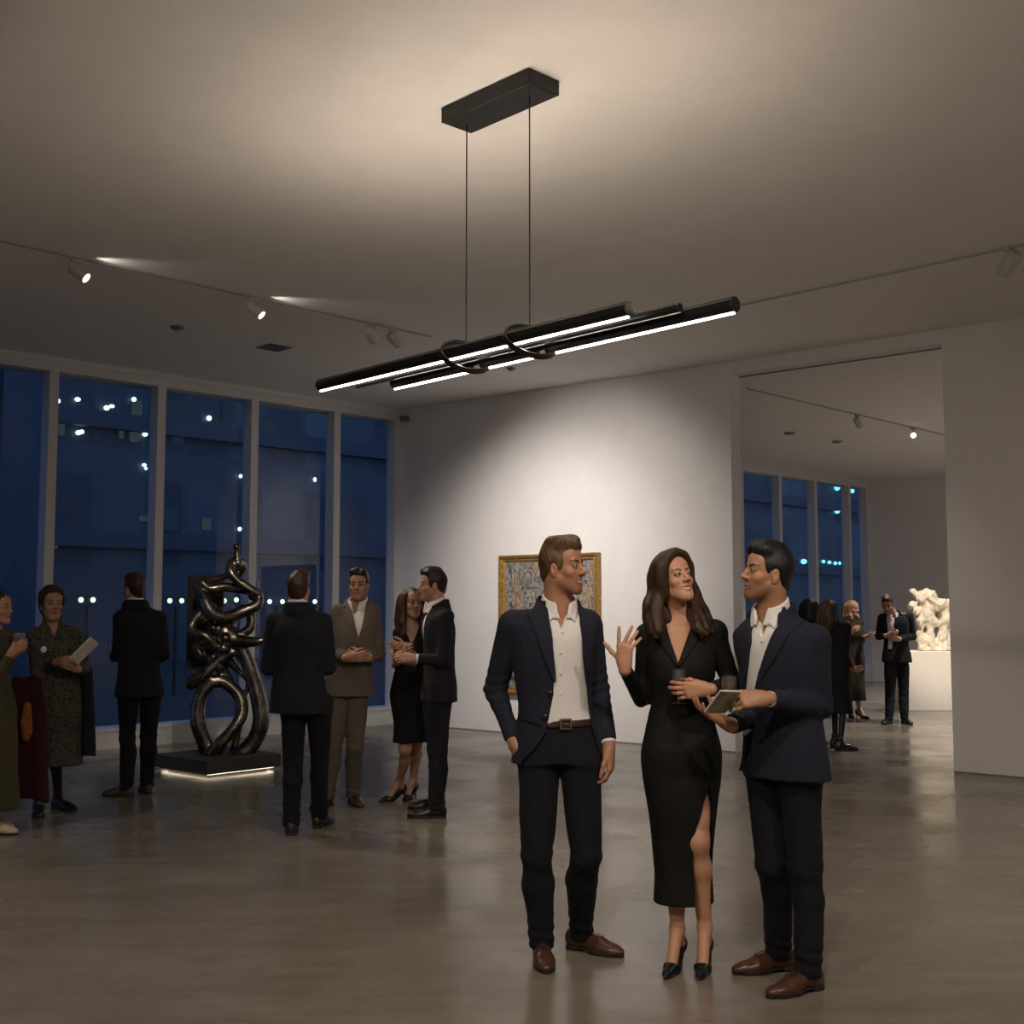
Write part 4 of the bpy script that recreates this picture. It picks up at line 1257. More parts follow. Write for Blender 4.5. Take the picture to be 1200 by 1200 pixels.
        for p, kk in prims: g.add(p, kk)
        s.Tj = T
        lap_objs = []
        if opening:
            L, R = opening                       # lists of (lx, z) from top to bottom
            poly = list(L) + list(R)[::-1]
            lo2, hi2 = T.lo, T.hi
            def f(X, Y, Z):
                lx, ly, a, bf, bb = T.local(X, Y, Z)
                return np.maximum(poly2(lx + 0 * Y, Z + 0 * lx, poly), -(ly - .012))
            g.sub(Prim(lo2, hi2, f), .004)
        if neckhole:
            nb = J['neck']
            g.sub(rcone(nb - Zv * .01 + s.f * .012, nb + Zv * .12 + s.f * .02, .072 * k, .115 * k), .004)
            g.cut(lambda X, Y, Z: Z - (nb[2] - .012 * k) + 0 * X + 0 * Y, .006)
            if collar:
                lean = (J['head'] - s.f * .02) - nb; lean = lean / max(lean[2], .05) * .8
                def cb(X, Y, Z):
                    t = (Z - nb[2] + .045 * k) / (.10 * k)
                    x, y = X - nb[0] - (Z - nb[2]) * lean[0], Y - nb[1] - (Z - nb[2]) * lean[1]
                    lx = x * s.r[0] + y * s.r[1]; ly = x * s.f[0] + y * s.f[1]
                    rr = (.106 - .021 * np.clip(t, -.2, 1.2)) * k + max(0, h * 1.15 - .0065)
                    d = np.abs(np.sqrt(lx ** 2 + ly ** 2) - rr) - max(.0065, h * 1.15)
                    top = nb[2] + .046 * k - .052 * k * np.clip((ly + .045) / .10, 0, 1)
                    return smax(np.maximum(np.maximum(d, ly - .055 * k), nb[2] - .05 * k - Z), Z - top, .006)
                g.add(Prim(nb - .13, nb + .13, cb), .012)
        for xp in extra:
            def fx(X, Y, Z, xp=xp):
                lx, ly, a, bf, bb = T.local(X, Y, Z)
                return np.maximum(poly2(lx + 0 * Y, Z + 0 * lx, xp), -(ly - slit_ly))
            g.sub(Prim(T.lo, T.hi, fx), .004)
        if arms:
            for i, n in enumerate('ab'):
                sl_ = Grid(lo, hi, h)
                for p, kk in ar[2 * i: 2 * i + 2]: sl_.add(p, kk)
                d = unit(J['wr' + n] - J['el' + n]); We = J['wr' + n] - d * cuff
                sl_.sub(Prim(We - .08, We + .09, lambda X, Y, Z, o_=We, d=d: -((X - o_[0]) * d[0] + (Y - o_[1]) * d[1] + (Z - o_[2]) * d[2])), .004)
                g.D = smin(g.D, sl_.D, arm_k)
        n1 = noise3(seed, (9, 9, 15), folds, 8); n2 = noise3(seed + 9, (22, 22, 34), folds * .4, 8)
        el = [J['ela'], J['elb']]
        def dn(x, y, z):
            d = (n1(x, y, z) + n2(x, y, z)) * np.clip((J['neck'][2] - .03 - z) / .05, 0, 1)
            if arms:
                for n in 'ab':
                    e = J['el' + n]; ax = unit(J['wr' + n] - J['sh' + n])
                    q = (x - e[0]) ** 2 + (y - e[1]) ** 2 + (z - e[2]) ** 2
                    d = d + .0035 * np.sin(((x - e[0]) * ax[0] + (y - e[1]) * ax[1] + (z - e[2]) * ax[2]) * 150 + 12 * (x + y)) * np.exp(-q / .09**2)
            return d
        g.disp(dn)
        # keep wrist cuts from reaching the skirt of the jacket: intersection order is fine because hands are away from the hem
        j = sdf_obj(g, name, mat, s.e, it=1)
        if opening and lap:
            for side_, E_ in (('L', L), ('R', R)):
                sg = -1 if side_ == 'L' else 1
                zt, zb = E_[0][1], None
                pts = [p for p in E_ if p[1] >= E_[0][1] - .62]
                zbot = s.lapz if hasattr(s, 'lapz') else .62 * H
                zz = [p[1] for p in E_][::-1]; xx = [p[0] for p in E_][::-1]
                def ex(z): return float(np.interp(z, zz, xx))
                zn = zt - .085 * k       # notch height
                w0, w1 = lapw
                P_ = [(ex(zt), zt + .01), (ex(zt) + sg * w0, zt), (ex(zn) + sg * (w0 + .034), zn + .012), (ex(zn) + sg * (w0 + .006), zn + .004), (ex(zn - .012) + sg * w1, zn - .022), (ex((zn + zbot) / 2) + sg * w1 * .62, (zn + zbot) / 2), (ex(zbot) + sg * .006, zbot), (ex(zbot) - sg * .003, zbot)]
                for t in np.linspace(0, 1, 7)[1:-1]:
                    z = zbot + (zt - zbot) * t; P_.append((ex(z) - sg * .004, z))
                g2 = Grid(A(T.lo[0], T.lo[1], zbot - .02), A(T.hi[0], T.hi[1], zt + .03), h * .8)
                sol = [p for p, _ in prims]
                def f(X, Y, Z):
                    d = T.side(X, Y, np.minimum(Z, T.z1))
                    for p in sol[1:]: d = smin(d, p.f(X, Y, Z), .03)
                    lx, ly, a, bf, bb = T.local(X, Y, np.minimum(Z, T.z1))
                    d = np.maximum(np.maximum(np.abs(d - .003) - .0065, poly2(lx + 0 * Y, Z + 0 * lx, P_)), -(ly - .02))
                    return np.maximum(d, Z - (J['neck'][2] + .022)) if neckhole else d
                g2.add(Prim(g2_lo(g2), g2_hi(g2), f))
                sdf_obj(g2, 'lapel', lapel_mat, j, it=1)
        for (lx, z) in buttons:
            c = T.front(lx, z, .004); n_ = unit(T.front(lx, z, .02) - T.front(lx, z, 0))
            mb = MB(); mb.lathe(c, n_, [(-.004, .0105), (.004, .0105), (.006, .008)], 14); mb.build('button', M['button'], j, True)
        if pocket:
            for (lx, z, w_, tilt) in pocket if isinstance(pocket, (list, tuple)) else ():
                pts = [T.front(lx + t * w_, z + tilt * t, .005) for t in (-1, -.5, 0, .5, 1)]
                vs = []
                for p in pts:
                    for (dz, do) in ((.012, 0), (.012, .006), (-.014, .006), (-.014, 0)): vs.append(p + A(0, 0, dz) + s.f * do)
                fs = [(i * 4 + a, i * 4 + (a + 1) % 4, i * 4 + 4 + (a + 1) % 4, i * 4 + 4 + a) for i in range(4) for a in range(4)] + [(0, 1, 2, 3), (19, 18, 17, 16)]
                mb = MB(); mb.add(vs, fs); mb.build('pocket_flap', lapel_mat, j)
        return j

    def shirt(s, mat, h=.005, off=-.012, z0=.50, gap=.028, open_depth=.09, seed=5, cuffs=True, cuff_len=.012, collar_h=1.0):
        J, H = s.J, s.H; k = H / 1.8
        tb = [r for r in MALE if r[0] < .87]
        T = Loft(s.rows(tb), off, z0=z0 * H, z1=s.zz(.845))
        lo, hi = box_of([T], .03); hi[2] = J['neck'][2] + .1
        g = Grid(lo, hi, h)
        g.add(T)
        for n in 'ab': g.add(rcone(J['neck'] - Zv * .055 * k, J['sh' + n] - Zv * .03, .038 * k, .03 * k), .03)
        nb = J['neck']
        n1 = noise3(seed, (24, 24, 9), .0024, 8); n2 = noise3(seed + 1, (18, 18, 26), .0026, 8)
        g.disp(lambda x, y, z: n1(x, y, z) + n2(x, y, z))
        # open neck
        zc = s.zz(.835)
        P_ = [(-.034 * k, zc + .08), (.034 * k, zc + .08), (.030 * k, zc), (0.0, zc - open_depth), (-.030 * k, zc)]
        def f(X, Y, Z):
            lx, ly, a, bf, bb = T.local(X, Y, Z)
            return np.maximum(poly2(lx + 0 * Y, Z + 0 * lx, P_), -(ly - .02))
        g.sub(Prim(T.lo, T.hi + A(0, 0, .1), f), .003)
        sh = sdf_obj(g, 'shirt', mat, s.e, it=1)
        s.Ts = T
        # collar: standing band and two points
        g = Grid(A(nb[0] - .16, nb[1] - .18, nb[2] - .14), A(nb[0] + .16, nb[1] + .16, nb[2] + .1), h * .75)
        ax = unit((J['head'] - s.f * .02) - nb); c0 = nb - Zv * .025 + s.f * .004; c1 = c0 + unit(ax * A(.8, .8, 1)) * .090 * collar_h * k
        def band(X, Y, Z):
            t = np.clip((Z - c0[2]) / (c1[2] - c0[2]), -.3, 1.2)
            cx = c0[0] + (c1[0] - c0[0]) * t; cy = c0[1] + (c1[1] - c0[1]) * t
            x, y = X - cx, Y - cy
            lx = x * s.r[0] + y * s.r[1]; ly = x * s.f[0] + y * s.f[1]
            rr = (.0800 - .0140 * t) * k
            d = np.abs(np.sqrt(lx ** 2 + (ly * .95) ** 2) - rr) - .0055
            top = c1[2] - .048 * k * np.clip((ly + .05) / .11, 0, 1)
            d = smax(np.maximum(d, c0[2] - .03 - Z), Z - top, .004)
            gapd = np.abs(lx) - .034 * k * np.clip((Z - c0[2] + .065) / .09, .05, 1)
            return np.where(ly > 0, np.maximum(d, -gapd), d)
        g.add(Prim(g2_lo(g), g2_hi(g), band))
        for sg in (-1, 1):
            zt = c1[2] - .052 * k
            P_ = [(sg * .027 * k, zt - .006), (sg * .060 * k, zt + .008), (sg * .070 * k, zt - .018), (sg * .060 * k, zt - .082 * k), (sg * .021 * k, zt - .046 * k)]
            sol = [T] + [rcone(nb - Zv * .06, nb + Zv * .02, .081 * k, .072 * k)]
            def f(X, Y, Z):
                d = T.side(X, Y, np.minimum(Z, T.z1)) + np.maximum(Z - T.z1, 0) * 1.5
                for p in sol[1:]: d = smin(d, p.f(X, Y, Z), .03)
                lx, ly, a, bf, bb = T.local(X, Y, np.minimum(Z, T.z1))
                return np.maximum(np.maximum(np.abs(d - .006) - .006, poly2(lx + 0 * Y, Z + 0 * lx, P_)), -(ly - .005))
            g.add(Prim(g2_lo(g), g2_hi(g), f), .003)
        sdf_obj(g, 'collar', mat, sh, it=1)
        mb = MB()
        for i in range(6):
            z = s.zz(.80) - open_depth * .5 - i * .085 * k
            if z < z0 * H + .1: break
            c = T.front(0.003, z, .002); n_ = unit(T.front(0.003, z, .02) - T.front(0.003, z, 0))
            b_ = MB(); b_.lathe(c, n_, [(-.002, .0055), (.003, .0055), (.004, .004)], 10); b_.build('button', M['badge'], sh, True)
        if cuffs:
            for n in (cuffs if isinstance(cuffs, str) else 'ab'):
                d = unit(J['wr' + n] - J['el' + n]); W = J['wr' + n]
                mb = MB(); mb.lathe(W - d * .05, d, [(0, .031 * k), (.05 + cuff_len - .02, .0325 * k), (.05 + cuff_len - .02, .0285 * k), (0, .0285 * k)], 24, True); mb.build('cuff', mat, sh, True)
        return sh

    def trousers(s, mat, h=.006, top=.575, hem_z=.045, seed=8, folds=.0035, r=1.0):
        J, H = s.J, s.H; k = H / 1.8
        tb = [(.47, .176, .108, .13), (.50, .176, .108, .130), (.54, .164, .101, .119), (top, .150, .095, .097)]
        T = Loft(s.rows(tb), 0, z0=.465 * H, z1=top * H)
        pr = [(T, 0)]
        lg = {}
        for n in 'ab':
            hp, kn, an = J['hip' + n], J['kn' + n], J['an' + n]
            f = facing(s.footphi[n])[0]
            an2 = an * A(1, 1, 0) + Zv * hem_z
            calf = kn + (an - kn) * .32 - f * .012
            pr.append((rcone(hp - Zv * .01, kn, .094 * k * r, .066 * k * r), .03 if n == 'a' else .012))
            pr.append((rcone(kn, calf, .066 * k * r, .064 * k * r), .02))
            pr.append((rcone(calf, an2 + f * .004, .064 * k * r, .055 * k * r), .02))
        lo, hi = box_of([p for p, _ in pr], .02)
        g = Grid(lo, hi, h)
        g.add(T)
        G2 = {}
        for i, n in enumerate('ab'):
            sub = Grid(lo, hi, h)
            for p, kk in pr[1 + 3 * i: 4 + 3 * i]: sub.add(p, kk)
            G2[n] = sub.D
        leg = smin(G2['a'], G2['b'], .004)
        g.D = smin(g.D, leg, .035)
        n1 = noise3(seed, (10, 10, 20), folds, 8); n2 = noise3(seed + 3, (18, 18, 40), folds * .5, 8)
        def dn(x, y, z):
            d = n1(x, y, z) * .7 + n2(x, y, z)
            for n in 'ab':
                e = J['an' + n] * A(1, 1, 0) + Zv * .12; q = ((x - e[0]) ** 2 + (y - e[1]) ** 2) / .1**2 + (z - e[2]) ** 2 / .075**2
                d = d + .0042 * np.sin(z * 120 + 25 * x + 10 * y) * np.exp(-q)
                e = J['kn' + n]; q = ((x - e[0]) ** 2 + (y - e[1]) ** 2) / .1**2 + (z - e[2]) ** 2 / .07**2
                d = d + .0025 * np.sin(z * 90 + 40 * x) * np.exp(-q)
            return d
        g.disp(dn)
        g.cut(lambda X, Y, Z: hem_z - Z + 0 * X + 0 * Y, .003)
        s.Tt = T
        return sdf_obj(g, 'trousers', mat, s.e, it=1)

    def belt(s, z=.558, lx=0.0, off=.006, mat=None, buckle=True):
        H = s.H; T = s.Tt
        z0, z1 = z * H - .017, z * H + .017
        g = Grid(A(T.lo[0], T.lo[1], z0 - .02), A(T.hi[0], T.hi[1], z1 + .02), .005)
        tb = [(.47, .176, .108, .13), (.54, .164, .101, .119), (.575, .150, .095, .097)]
        L = Loft(s.rows(tb))
        g.add(Prim(g2_lo(g), g2_hi(g), lambda X, Y, Z: np.maximum(np.abs(L.side(X, Y, Z) - off + .004) - .006, np.abs(Z - z * H) - .017)))
        b = sdf_obj(g, 'belt', mat or M['belt'], s.e, it=1)
        if not buckle: return b
        c = L.front(lx, z * H, off + .006); 
        mb = MB()
        for dx in (-.022, .022): mb.box(c + s.r * dx, s.r * .0035, s.f * .004, Zv * .021)
        for dz in (-.019, .019): mb.box(c + Zv * dz, s.r * .022, s.f * .004, Zv * .0035)
        mb.box(c, s.r * .012, s.f * .003, Zv * .003)
        mb.build('buckle', M['buckle'], b)

    def shoes(s, mat, h=.0045, L=.285, w=.047, laces=True, boots=False):
        for n in 'ab':
            f, r = facing(s.footphi[n]); a = s.J['an' + n] * A(1, 1, 0)
            R = np.stack([r, f, Zv], 1); k = L / .285
            P_ = lambda y, z: a + f * y * k + Zv * z
            pr = [(ellip(P_(-.028, .045), A(.034, .046, .05), R), 0), (rcone(P_(-.01, .052), P_(.10, .038), .036, .034), .02), (ellip(P_(.115, .024), A(w * .98, .075, .034), R), .02), (ellip(P_(.160, .020), A(w * .80, .058, .026), R), .02), (rcone(P_(0, .05), P_(-.004, .13 if boots else .098), .037, .036), .02)]
            lo, hi = box_of([p for p, _ in pr], .015); lo[2] = 0.0
            g = Grid(lo, hi, h)
            for p, kk in pr: g.add(p, kk)
            if not boots: g.sub(rcone(P_(-.002, .085), P_(-.006, .15), .028, .034), .004)
            g.cut(lambda X, Y, Z: .012 - Z + 0 * X + 0 * Y, .003)
            o = sdf_obj(g, 'shoe' if not boots else 'boot', mat, s.e, it=1)
            # sole and heel
            g = Grid(lo - .01, hi * A(1, 1, 0) + A(.01, .01, .045), h)
            pts = [(-.034, .036), (.02, .033), (.10, .047), (.15, .043), (.195, .022)]
            def sole(X, Y, Z, q=pts):
                x, y = X - a[0], Y - a[1]; lx = x * r[0] + y * r[1]; ly = (x * f[0] + y * f[1]) / k
                d = np.full(np.broadcast(lx, ly).shape, 9.)
                for (y0, r0), (y1, r1) in zip(q[:-1], q[1:]):
                    t = np.clip((ly - y0) / (y1 - y0), 0, 1); d = np.minimum(d, np.sqrt(lx ** 2 + (ly - y0 - t * (y1 - y0)) ** 2) - (r0 + (r1 - r0) * t))
                low = np.where((ly > .0) & (ly < .06), .010, .001)
                return np.maximum(np.maximum(d, Z - .019), low - Z)
            g.add(Prim(g2_lo(g), g2_hi(g), sole)); sdf_obj(g, 'sole', M['sole'], o, it=0)
            if laces:
                mb = MB()
                for i in range(4):
                    y = .060 + i * .016; z = .0835 - i * .0042
                    mb.tube([P_(y, z) - r * .016, P_(y + .004, z + .006), P_(y, z) + r * .016], .0022, 6)
                mb.build('laces', M['dark_leather'], o, True)

    def pumps(s, mat, rise=.085, h=.004, pointed=True):
        for n in 'ab':
            f, r = facing(s.footphi[n]); a = s.J['an' + n] * A(1, 1, 0)
            R = np.stack([r, f, Zv], 1)
            P_ = lambda y, z: a + f * y + Zv * z
            pr = [(ellip(P_(-.030, rise + .012), A(.031, .034, .036), R), 0), (rcone(P_(-.03, rise - .006), P_(.085, .020), .026, .034), .02), (rcone(P_(.085, .022), P_(.155, .016), .0345, .020), .015), (rcone(P_(.14, .015), P_(.195, .012), .018, .006), .012)]
            lo, hi = box_of([p for p, _ in pr], .015); lo[2] = 0
            g = Grid(lo, hi, h)
            for p, kk in pr: g.add(p, kk)
            # topline opening
            g.sub(Prim(a - .2, a + .3, lambda X, Y, Z: poly2(((X - a[0]) * f[0] + (Y - a[1]) * f[1]) + 0 * Z, Z + 0 * X + 0 * Y, [(-.058, .3), (-.055, rise + .045), (-.02, rise + .008), (.05, .040), (.085, .036), (.108, .05), (.12, .3)])), .003)
            g.cut(lambda X, Y, Z: .003 - Z + 0 * X + 0 * Y)
            o = sdf_obj(g, 'shoe', mat, s.e, it=1)
            mb = MB(); mb.tube([P_(-.040, rise - .004), P_(-.046, rise * .5), P_(-.048, .001)], [.016, .0075, .0055], 12); mb.build('heel', mat, o, True)

def g2_lo(g): return A(*[a[0] for a in g.ax])
def g2_hi(g): return A(*[a[-1] for a in g.ax])

def goblet(bowl_c, axis=(0, 0, 1), s=1.0, label='', group='drinks glasses', wine=True, stem=True, name='wine_glass'):
    c = np.asarray(bowl_c, float); ax = unit(axis)
    base = c - ax * .11 * s if stem else c - ax * .045 * s
    e = empty(name, base, label, 'glass', group)
    mb = MB()
    if stem:
        prof = [(0, .031), (.003, .031), (.006, .006), (.06, .0035), (.068, .008), (.085, .026), (.11, .032), (.15, .029), (.15, .0275), (.11, .030), (.088, .024), (.074, .004)]
    else:
        prof = [(0, .027), (.10, .033), (.10, .0315), (.006, .0255)]
    mb.lathe(base, ax, [(a * s, b * s) for a, b in prof], 28); mb.build('glass_bowl', M['drink_glass'], e, True)
    if wine:
        mb = MB()
        prof = [(.075, .004), (.088, .0232), (.105, .0285), (.108, .0285)] if stem else [(.008, .025), (.05, .0285)]
        mb.lathe(base, ax, [(a * s, b * s) for a, b in prof], 24); mb.build('drink', M['wine'], e, True)
    return e
# ------------------------------------------------------------------ the three people in front
def px_pts(B, pts): return [B.lz(*p) for p in pts]

# --- man in open navy jacket, hand in pocket
Y1 = 5.2
b = Body('man in open navy suit jacket and white shirt, one hand in pocket, looking right', 1.81, at_y(655, 1128, Y1) * A(1, 1, 0), phi=13, hip=6)
J = b.J
q = lambda px, py, dy=0.0: at_y(px, py, Y1 + dy)
J['neck'] = q(654, 710, .02); J['chest'] = q(647, 772, .01); J['pelvis'] = q(654, 868, 0)
J['sha'] = q(601, 731, -.02); J['shb'] = q(688, 730, .05)
J['ela'] = q(581, 808, .07); J['wra'] = q(603, 872, -.03)
J['elb'] = q(702, 808, .09); J['wrb'] = q(713, 873, -.02)
J['ana'] = floor_pt(635, 1124) + Zv * .09; J['anb'] = floor_pt(680, 1113) + Zv * .09
J['hipa'] = q(632, 895, 0); J['hipb'] = q(680, 895, .0)
J['kna'] = q(629, 1004, -.03); J['knb'] = q(687, 1002, -.03)
b.footphi = {'a': 4, 'b': 56}
J['head'] = q(659, 667, -.01)
b.finish()
hd = Head(J['head'], head_axes(60, 1, 0), .93, True, smile=1.0, skin_c=(.42, .208, .122), brow=(.05, .028, .015), stubble=.42, teeth=True, lip=(.36, .13, .10))
hr = hand_prims(J['wrb'] + A(.003, 0, -.012), A(.06, -.12, -1), A(-.9, .3, 0), A(-.2, -1, 0), .98, curl=((28, 30, 20), (32, 34, 20), (36, 36, 22), (40, 36, 22)), thumb=(.8, .35, .25), thumb2=(.95, .05, .3))
hl = hand_prims(J['wra'], A(.35, -.05, -.9), A(.6, .5, .2), A(.3, -.9, 0), .95)
b.body(hd, [hl, hr], h=.0045, hf=.0025, hand_fine=.0035, look=(6, 4))
hair_short(hd, b.e, H['brown'], quiff=.012, side=.003, h=.0035, seed=3)
OL = px_pts(b, [(633, 690), (637, 704), (642, 725), (647, 760), (650.5, 790), (650.5, 815), (647, 830), (644, 842), (639, 860), (627, 877), (612, 892), (600, 930)])
OR = px_pts(b, [(677, 690), (678, 706), (681, 730), (683.5, 760), (685.5, 785), (687.5, 807), (690, 832), (694, 850), (699, 870), (704, 884), (707, 895), (712, 930)])
b.lapz = b.lz(651, 800)[1]
jb = b.lz(648, 812); jp = b.lz(612, 836)
b.jacket(M['navy'], M['navy_lapel'], (OL, OR), h=.0048, hem=.462, seed=2, buttons=((jb[0] - .012, jb[1]), (b.lz(642, 840)[0] - .012, b.lz(642, 840)[1])), pocket=[(jp[0] + .030, jp[1] - .02, .040, -.010)], flare=.004)
b.shirt(M['shirt'], h=.0045, z0=.557, open_depth=.085, cuffs='b')
b.trousers(M['dark_navy'], h=.0055, seed=8, r=.98, hem_z=.052)
b.belt(lx=b.lz(663, 849)[0])
b.shoes(M['leather'], h=.004)
MAN1 = b

# --- woman in black dress
Y2 = 5.13
b = Body('woman in black wrap dress with thigh slit, gesturing and holding a glass, looking up', 1.73, at_y(800, 1128, Y2) * A(1, 1, 0), phi=6, hip=8, male=False)
J = b.J
q = lambda px, py, dy=0.0: at_y(px, py, Y2 + dy)
J['neck'] = q(796, 723, .03); J['chest'] = q(797, 775, .0); J['pelvis'] = q(799, 880, 0)
J['sha'] = q(759, 744, .0); J['shb'] = q(838, 740, .01)
J['ela'] = q(752, 818, .02); J['wra'] = q(732, 784, -.17)
J['elb'] = q(857, 803, .03); J['wrb'] = q(831, 808, -.20)
J['ana'] = q(794, 1088, -.0); J['anb'] = q(826, 1087, .0)
J['hipa'] = q(778, 890, 0); J['hipb'] = q(821, 890, .03)
J['kna'] = q(788, 990, -.03); J['knb'] = q(817, 986, -.06)
b.footphi = {'a': -24, 'b': -16}
J['head'] = q(789.5, 681, -.005)
b.finish()
hd = Head(J['head'], head_axes(29, 15, 5), .88, False, smile=1.0, skin_c=(.52, .275, .165), brow=(.045, .024, .014), teeth=True, lip=(.36, .085, .075), fat=.97)
hr = hand_prims(J['wra'] + A(0, 0, .012), A(.02, -.12, 1), A(.25, .9, .35), A(-1, .1, .1), .88, curl=((4, 6, 4), (10, 10, 6), (14, 14, 8), (16, 16, 10)), spread=(2, -22, -31, -40), thumb=(.62, .8, .0), thumb2=(.75, .66, .0), r=1.06)
hl = hand_prims(J['wrb'] + A(-.010, -.004, 0), A(-1, -.14, -.04), A(-.1, .9, .0), A(0, 0, 1), .92, curl=((26, 34, 20), (28, 36, 22), (30, 36, 22), (30, 36, 22)), spread=(7, 2, -4, -10), thumb=(.75, .35, .65), thumb2=(.9, -.05, .5), r=1.03)
b.body(hd, [hr, hl], h=.0045, hf=.0024, hand_fine=.0033, legs='bare', heels=.085, torso_off=-.006, look=(8, 6))
# long wavy hair
g = Grid(hd.c - A(.19, .2, .30), hd.c + A(.21, .2, .17), .0042)
cap = hair_cap(g, hd, .100)
g.add(cap)
def hw(x, y, z): return hd.w((x, y, z))
P3 = lambda px, py, dy: at_y(px, py, Y2 + dy)
rs = np.random.RandomState(11)
def drop(sg, tgt, r):
    a0 = hw(sg * .028, .045 - .05 * rs.rand(), .122); a1 = hw(sg * .074, .03, .074); a2 = hw(sg * .080, .006, .005)
    return [(a0, .014), (a1, .016), (a2, .016)] + [(P3(*t), q_) for t, q_ in zip(tgt, r)]
big = (.019, .021, .017, .005)
for sg, tgt in ((-1, [(771, 692, .0), (765, 712, -.02), (763, 730, -.07), (767, 742, -.11)]), (-1, [(767, 690, .04), (762, 712, .03), (760, 732, .0), (761, 742, -.05)]), (-1, [(773, 690, -.03), (770, 708, -.05), (770, 727, -.09), (773, 742, -.125)]),
                (1, [(810, 692, .05), (813, 708, .03), (820, 724, -.02), (830, 738, -.06)]), (1, [(812, 690, .06), (818, 708, .05), (827, 722, .02), (834, 734, -.03)]), (1, [(808, 700, .04), (811, 718, .0), (818, 734, -.07), (826, 745, -.085)])):
    locks(g, [drop(sg, tgt, big)], .02, 6)
for i in range(46):
    sg = -1 if i % 2 else 1
    t = rs.rand(); dyb = rs.uniform(-.03, .05); w = rs.uniform(-2.5, 2.5)
    if sg < 0: tgt = [(775 - 10 * t, 690, dyb), (770 - 13 * t + w, 708, dyb - .02), (772 - 15 * t - w, 728, -.10 + .09 * t), (764 + 12 * rs.rand(), 744 + 6 * rs.rand(), -.125 + .05 * t)]
    else: tgt = [(807 + 7 * t, 692, .04 + .03 * t), (811 + 8 * t - w, 708, .03 + .02 * t), (815 + 14 * t + w, 726, -.05 + .06 * t), (822 + 14 * t, 746 - 8 * t + 5 * rs.rand(), -.095 + .05 * t)]
    locks(g, [drop(sg, tgt, (.010, .011, .010, .003))], .006, 6)
for sg in (-1, 1):
    for j in range(5):
        locks(g, [[(hw(sg * .006, .07 - .02 * j, .128 - .004 * j + .006 * j), .012), (hw(sg * .045, .065 - .022 * j, .110), .014), (hw(sg * .071, .044 - .022 * j, .072), .014), (hw(sg * .080, .016 - .02 * j, .01), .016), (hw(sg * .076, -.0 - .02 * j, -.06), .018)]], .016, 5)
for j in range(6):
    x0 = -.05 + .02 * j
    locks(g, [[(hw(x0, -.07, .05), .03), (hw(x0, -.085, -.03), .028), (hw(x0, -.08, -.11), .026), (hw(x0 * .9, -.07, -.19), .018)]], .02, 4)
strandnoise(g, hd, 4, .0022)
sdf_obj(g, 'hair', H['long'], b.e, it=1)
DRESS = [(.157, .126, .098, .10), (.22, .127, .10, .102), (.30, .138, .108, .108), (.40, .158, .122, .122), (.46, .174, .122, .134), (.515, .181, .120, .14), (.575, .160, .098, .112), (.63, .137, .095, .090), (.66, .138, .108, .09), (.70, .151, .133, .095), (.735, .156, .133, .10), (.77, .156, .110, .106), (.80, .144, .084, .096), (.825, .095, .064, .078), (.845, .062, .056, .066)]
OL = px_pts(b, [(765, 700), (772, 716), (777, 731), (784, 752), (793.5, 779)])
OR = px_pts(b, [(823, 700), (816, 716), (811, 730), (803, 755), (793.5, 779)])
sl = [b.lz(*p) for p in ((827, 921), (817, 945), (809.5, 970), (807, 990))]
def slx(px, py):
    p = q(px, py, -.1); return (p[0] - b.base[0] - .0, p[2])
slit = [slx(*p) for p in ((827.5, 921), (819, 942), (811, 968), (807.5, 990), (808, 1020), (808.5, 1075), (833, 1075), (833, 1035), (832, 985), (830.5, 945))]
b.lapz = b.lz(793, 778)[1] - .01
b.jacket(M['black_dress'], M['black_dress'], (OL, OR), h=.0048, hem=.157, sleeve_r=.80, table=DRESS, name='dress', folds=.0022, seed=12, lapw=(.02, .075), cuff=.006, pocket=None, neckhole=False, extra=[slit], slit_ly=-.03)
b.pumps(M['black_leather'], .085)
WOMAN = b
gl = J['wrb'] + A(-.123, .032, .015)
goblet(q(795.5, 795, -.17), (0, 0, 1), .92, 'stemmed glass held by the woman in the black dress')

# --- man in navy suit seen from the side, holding booklet
Y3 = 4.93
b = Body('man with black hair in dark navy suit, turned left, holding a booklet', 1.765, at_y(922, 1150, Y3) * A(1, 1, 0), phi=-48, hip=-54, girth=1.09)
J = b.J
q = lambda px, py, dy=0.0: at_y(px, py, Y3 + dy)
J['neck'] = q(905, 717, .02); J['chest'] = q(917, 775, .0); J['pelvis'] = q(917, 885, 0)
J['shb'] = q(955, 749, -.115); J['sha'] = q(885, 745, .12)
J['elb'] = q(962, 828, -.10); J['wrb'] = q(899, 819, -.245)
J['ela'] = q(885, 838, .08); J['wra'] = q(855, 850, -.13)
J['ana'] = floor_pt(914, 1137) + Zv * .09; J['anb'] = floor_pt(948, 1160) + Zv * .09
J['hipa'] = q(899, 905, .06); J['hipb'] = q(936, 905, -.06)
J['kna'] = q(905, 1012, .03); J['knb'] = q(944, 1018, -.07)
b.footphi = {'a': -74, 'b': -60}
J['head'] = q(899, 674.5, -.01)
b.finish()
hd = Head(J['head'], head_axes(-78, 7, 0), .925, True, smile=.25, skin_c=(.40, .205, .11), brow=(.012, .009, .007), stubble=.62, lip=(.32, .14, .10))
hb = hand_prims(J['wrb'] + A(-.008, -.002, 0), A(-1, -.10, -.02), A(-.05, .85, -.5), A(-.2, -.2, 1), 1.0, curl=((30, 40, 25), (34, 42, 25), (38, 42, 26), (40, 44, 26)), spread=(6, 1, -4, -9), thumb=(.85, .3, .45), thumb2=(.95, .0, .3))
ha = hand_prims(J['wra'] + A(-.006, 0, .004), A(-.85, -.12, .42), A(.35, -.1, .9), A(0, 1, .1), .98, curl=((12, 22, 16),) * 4, thumb=(.6, .6, .5), thumb2=(.8, .2, .55))
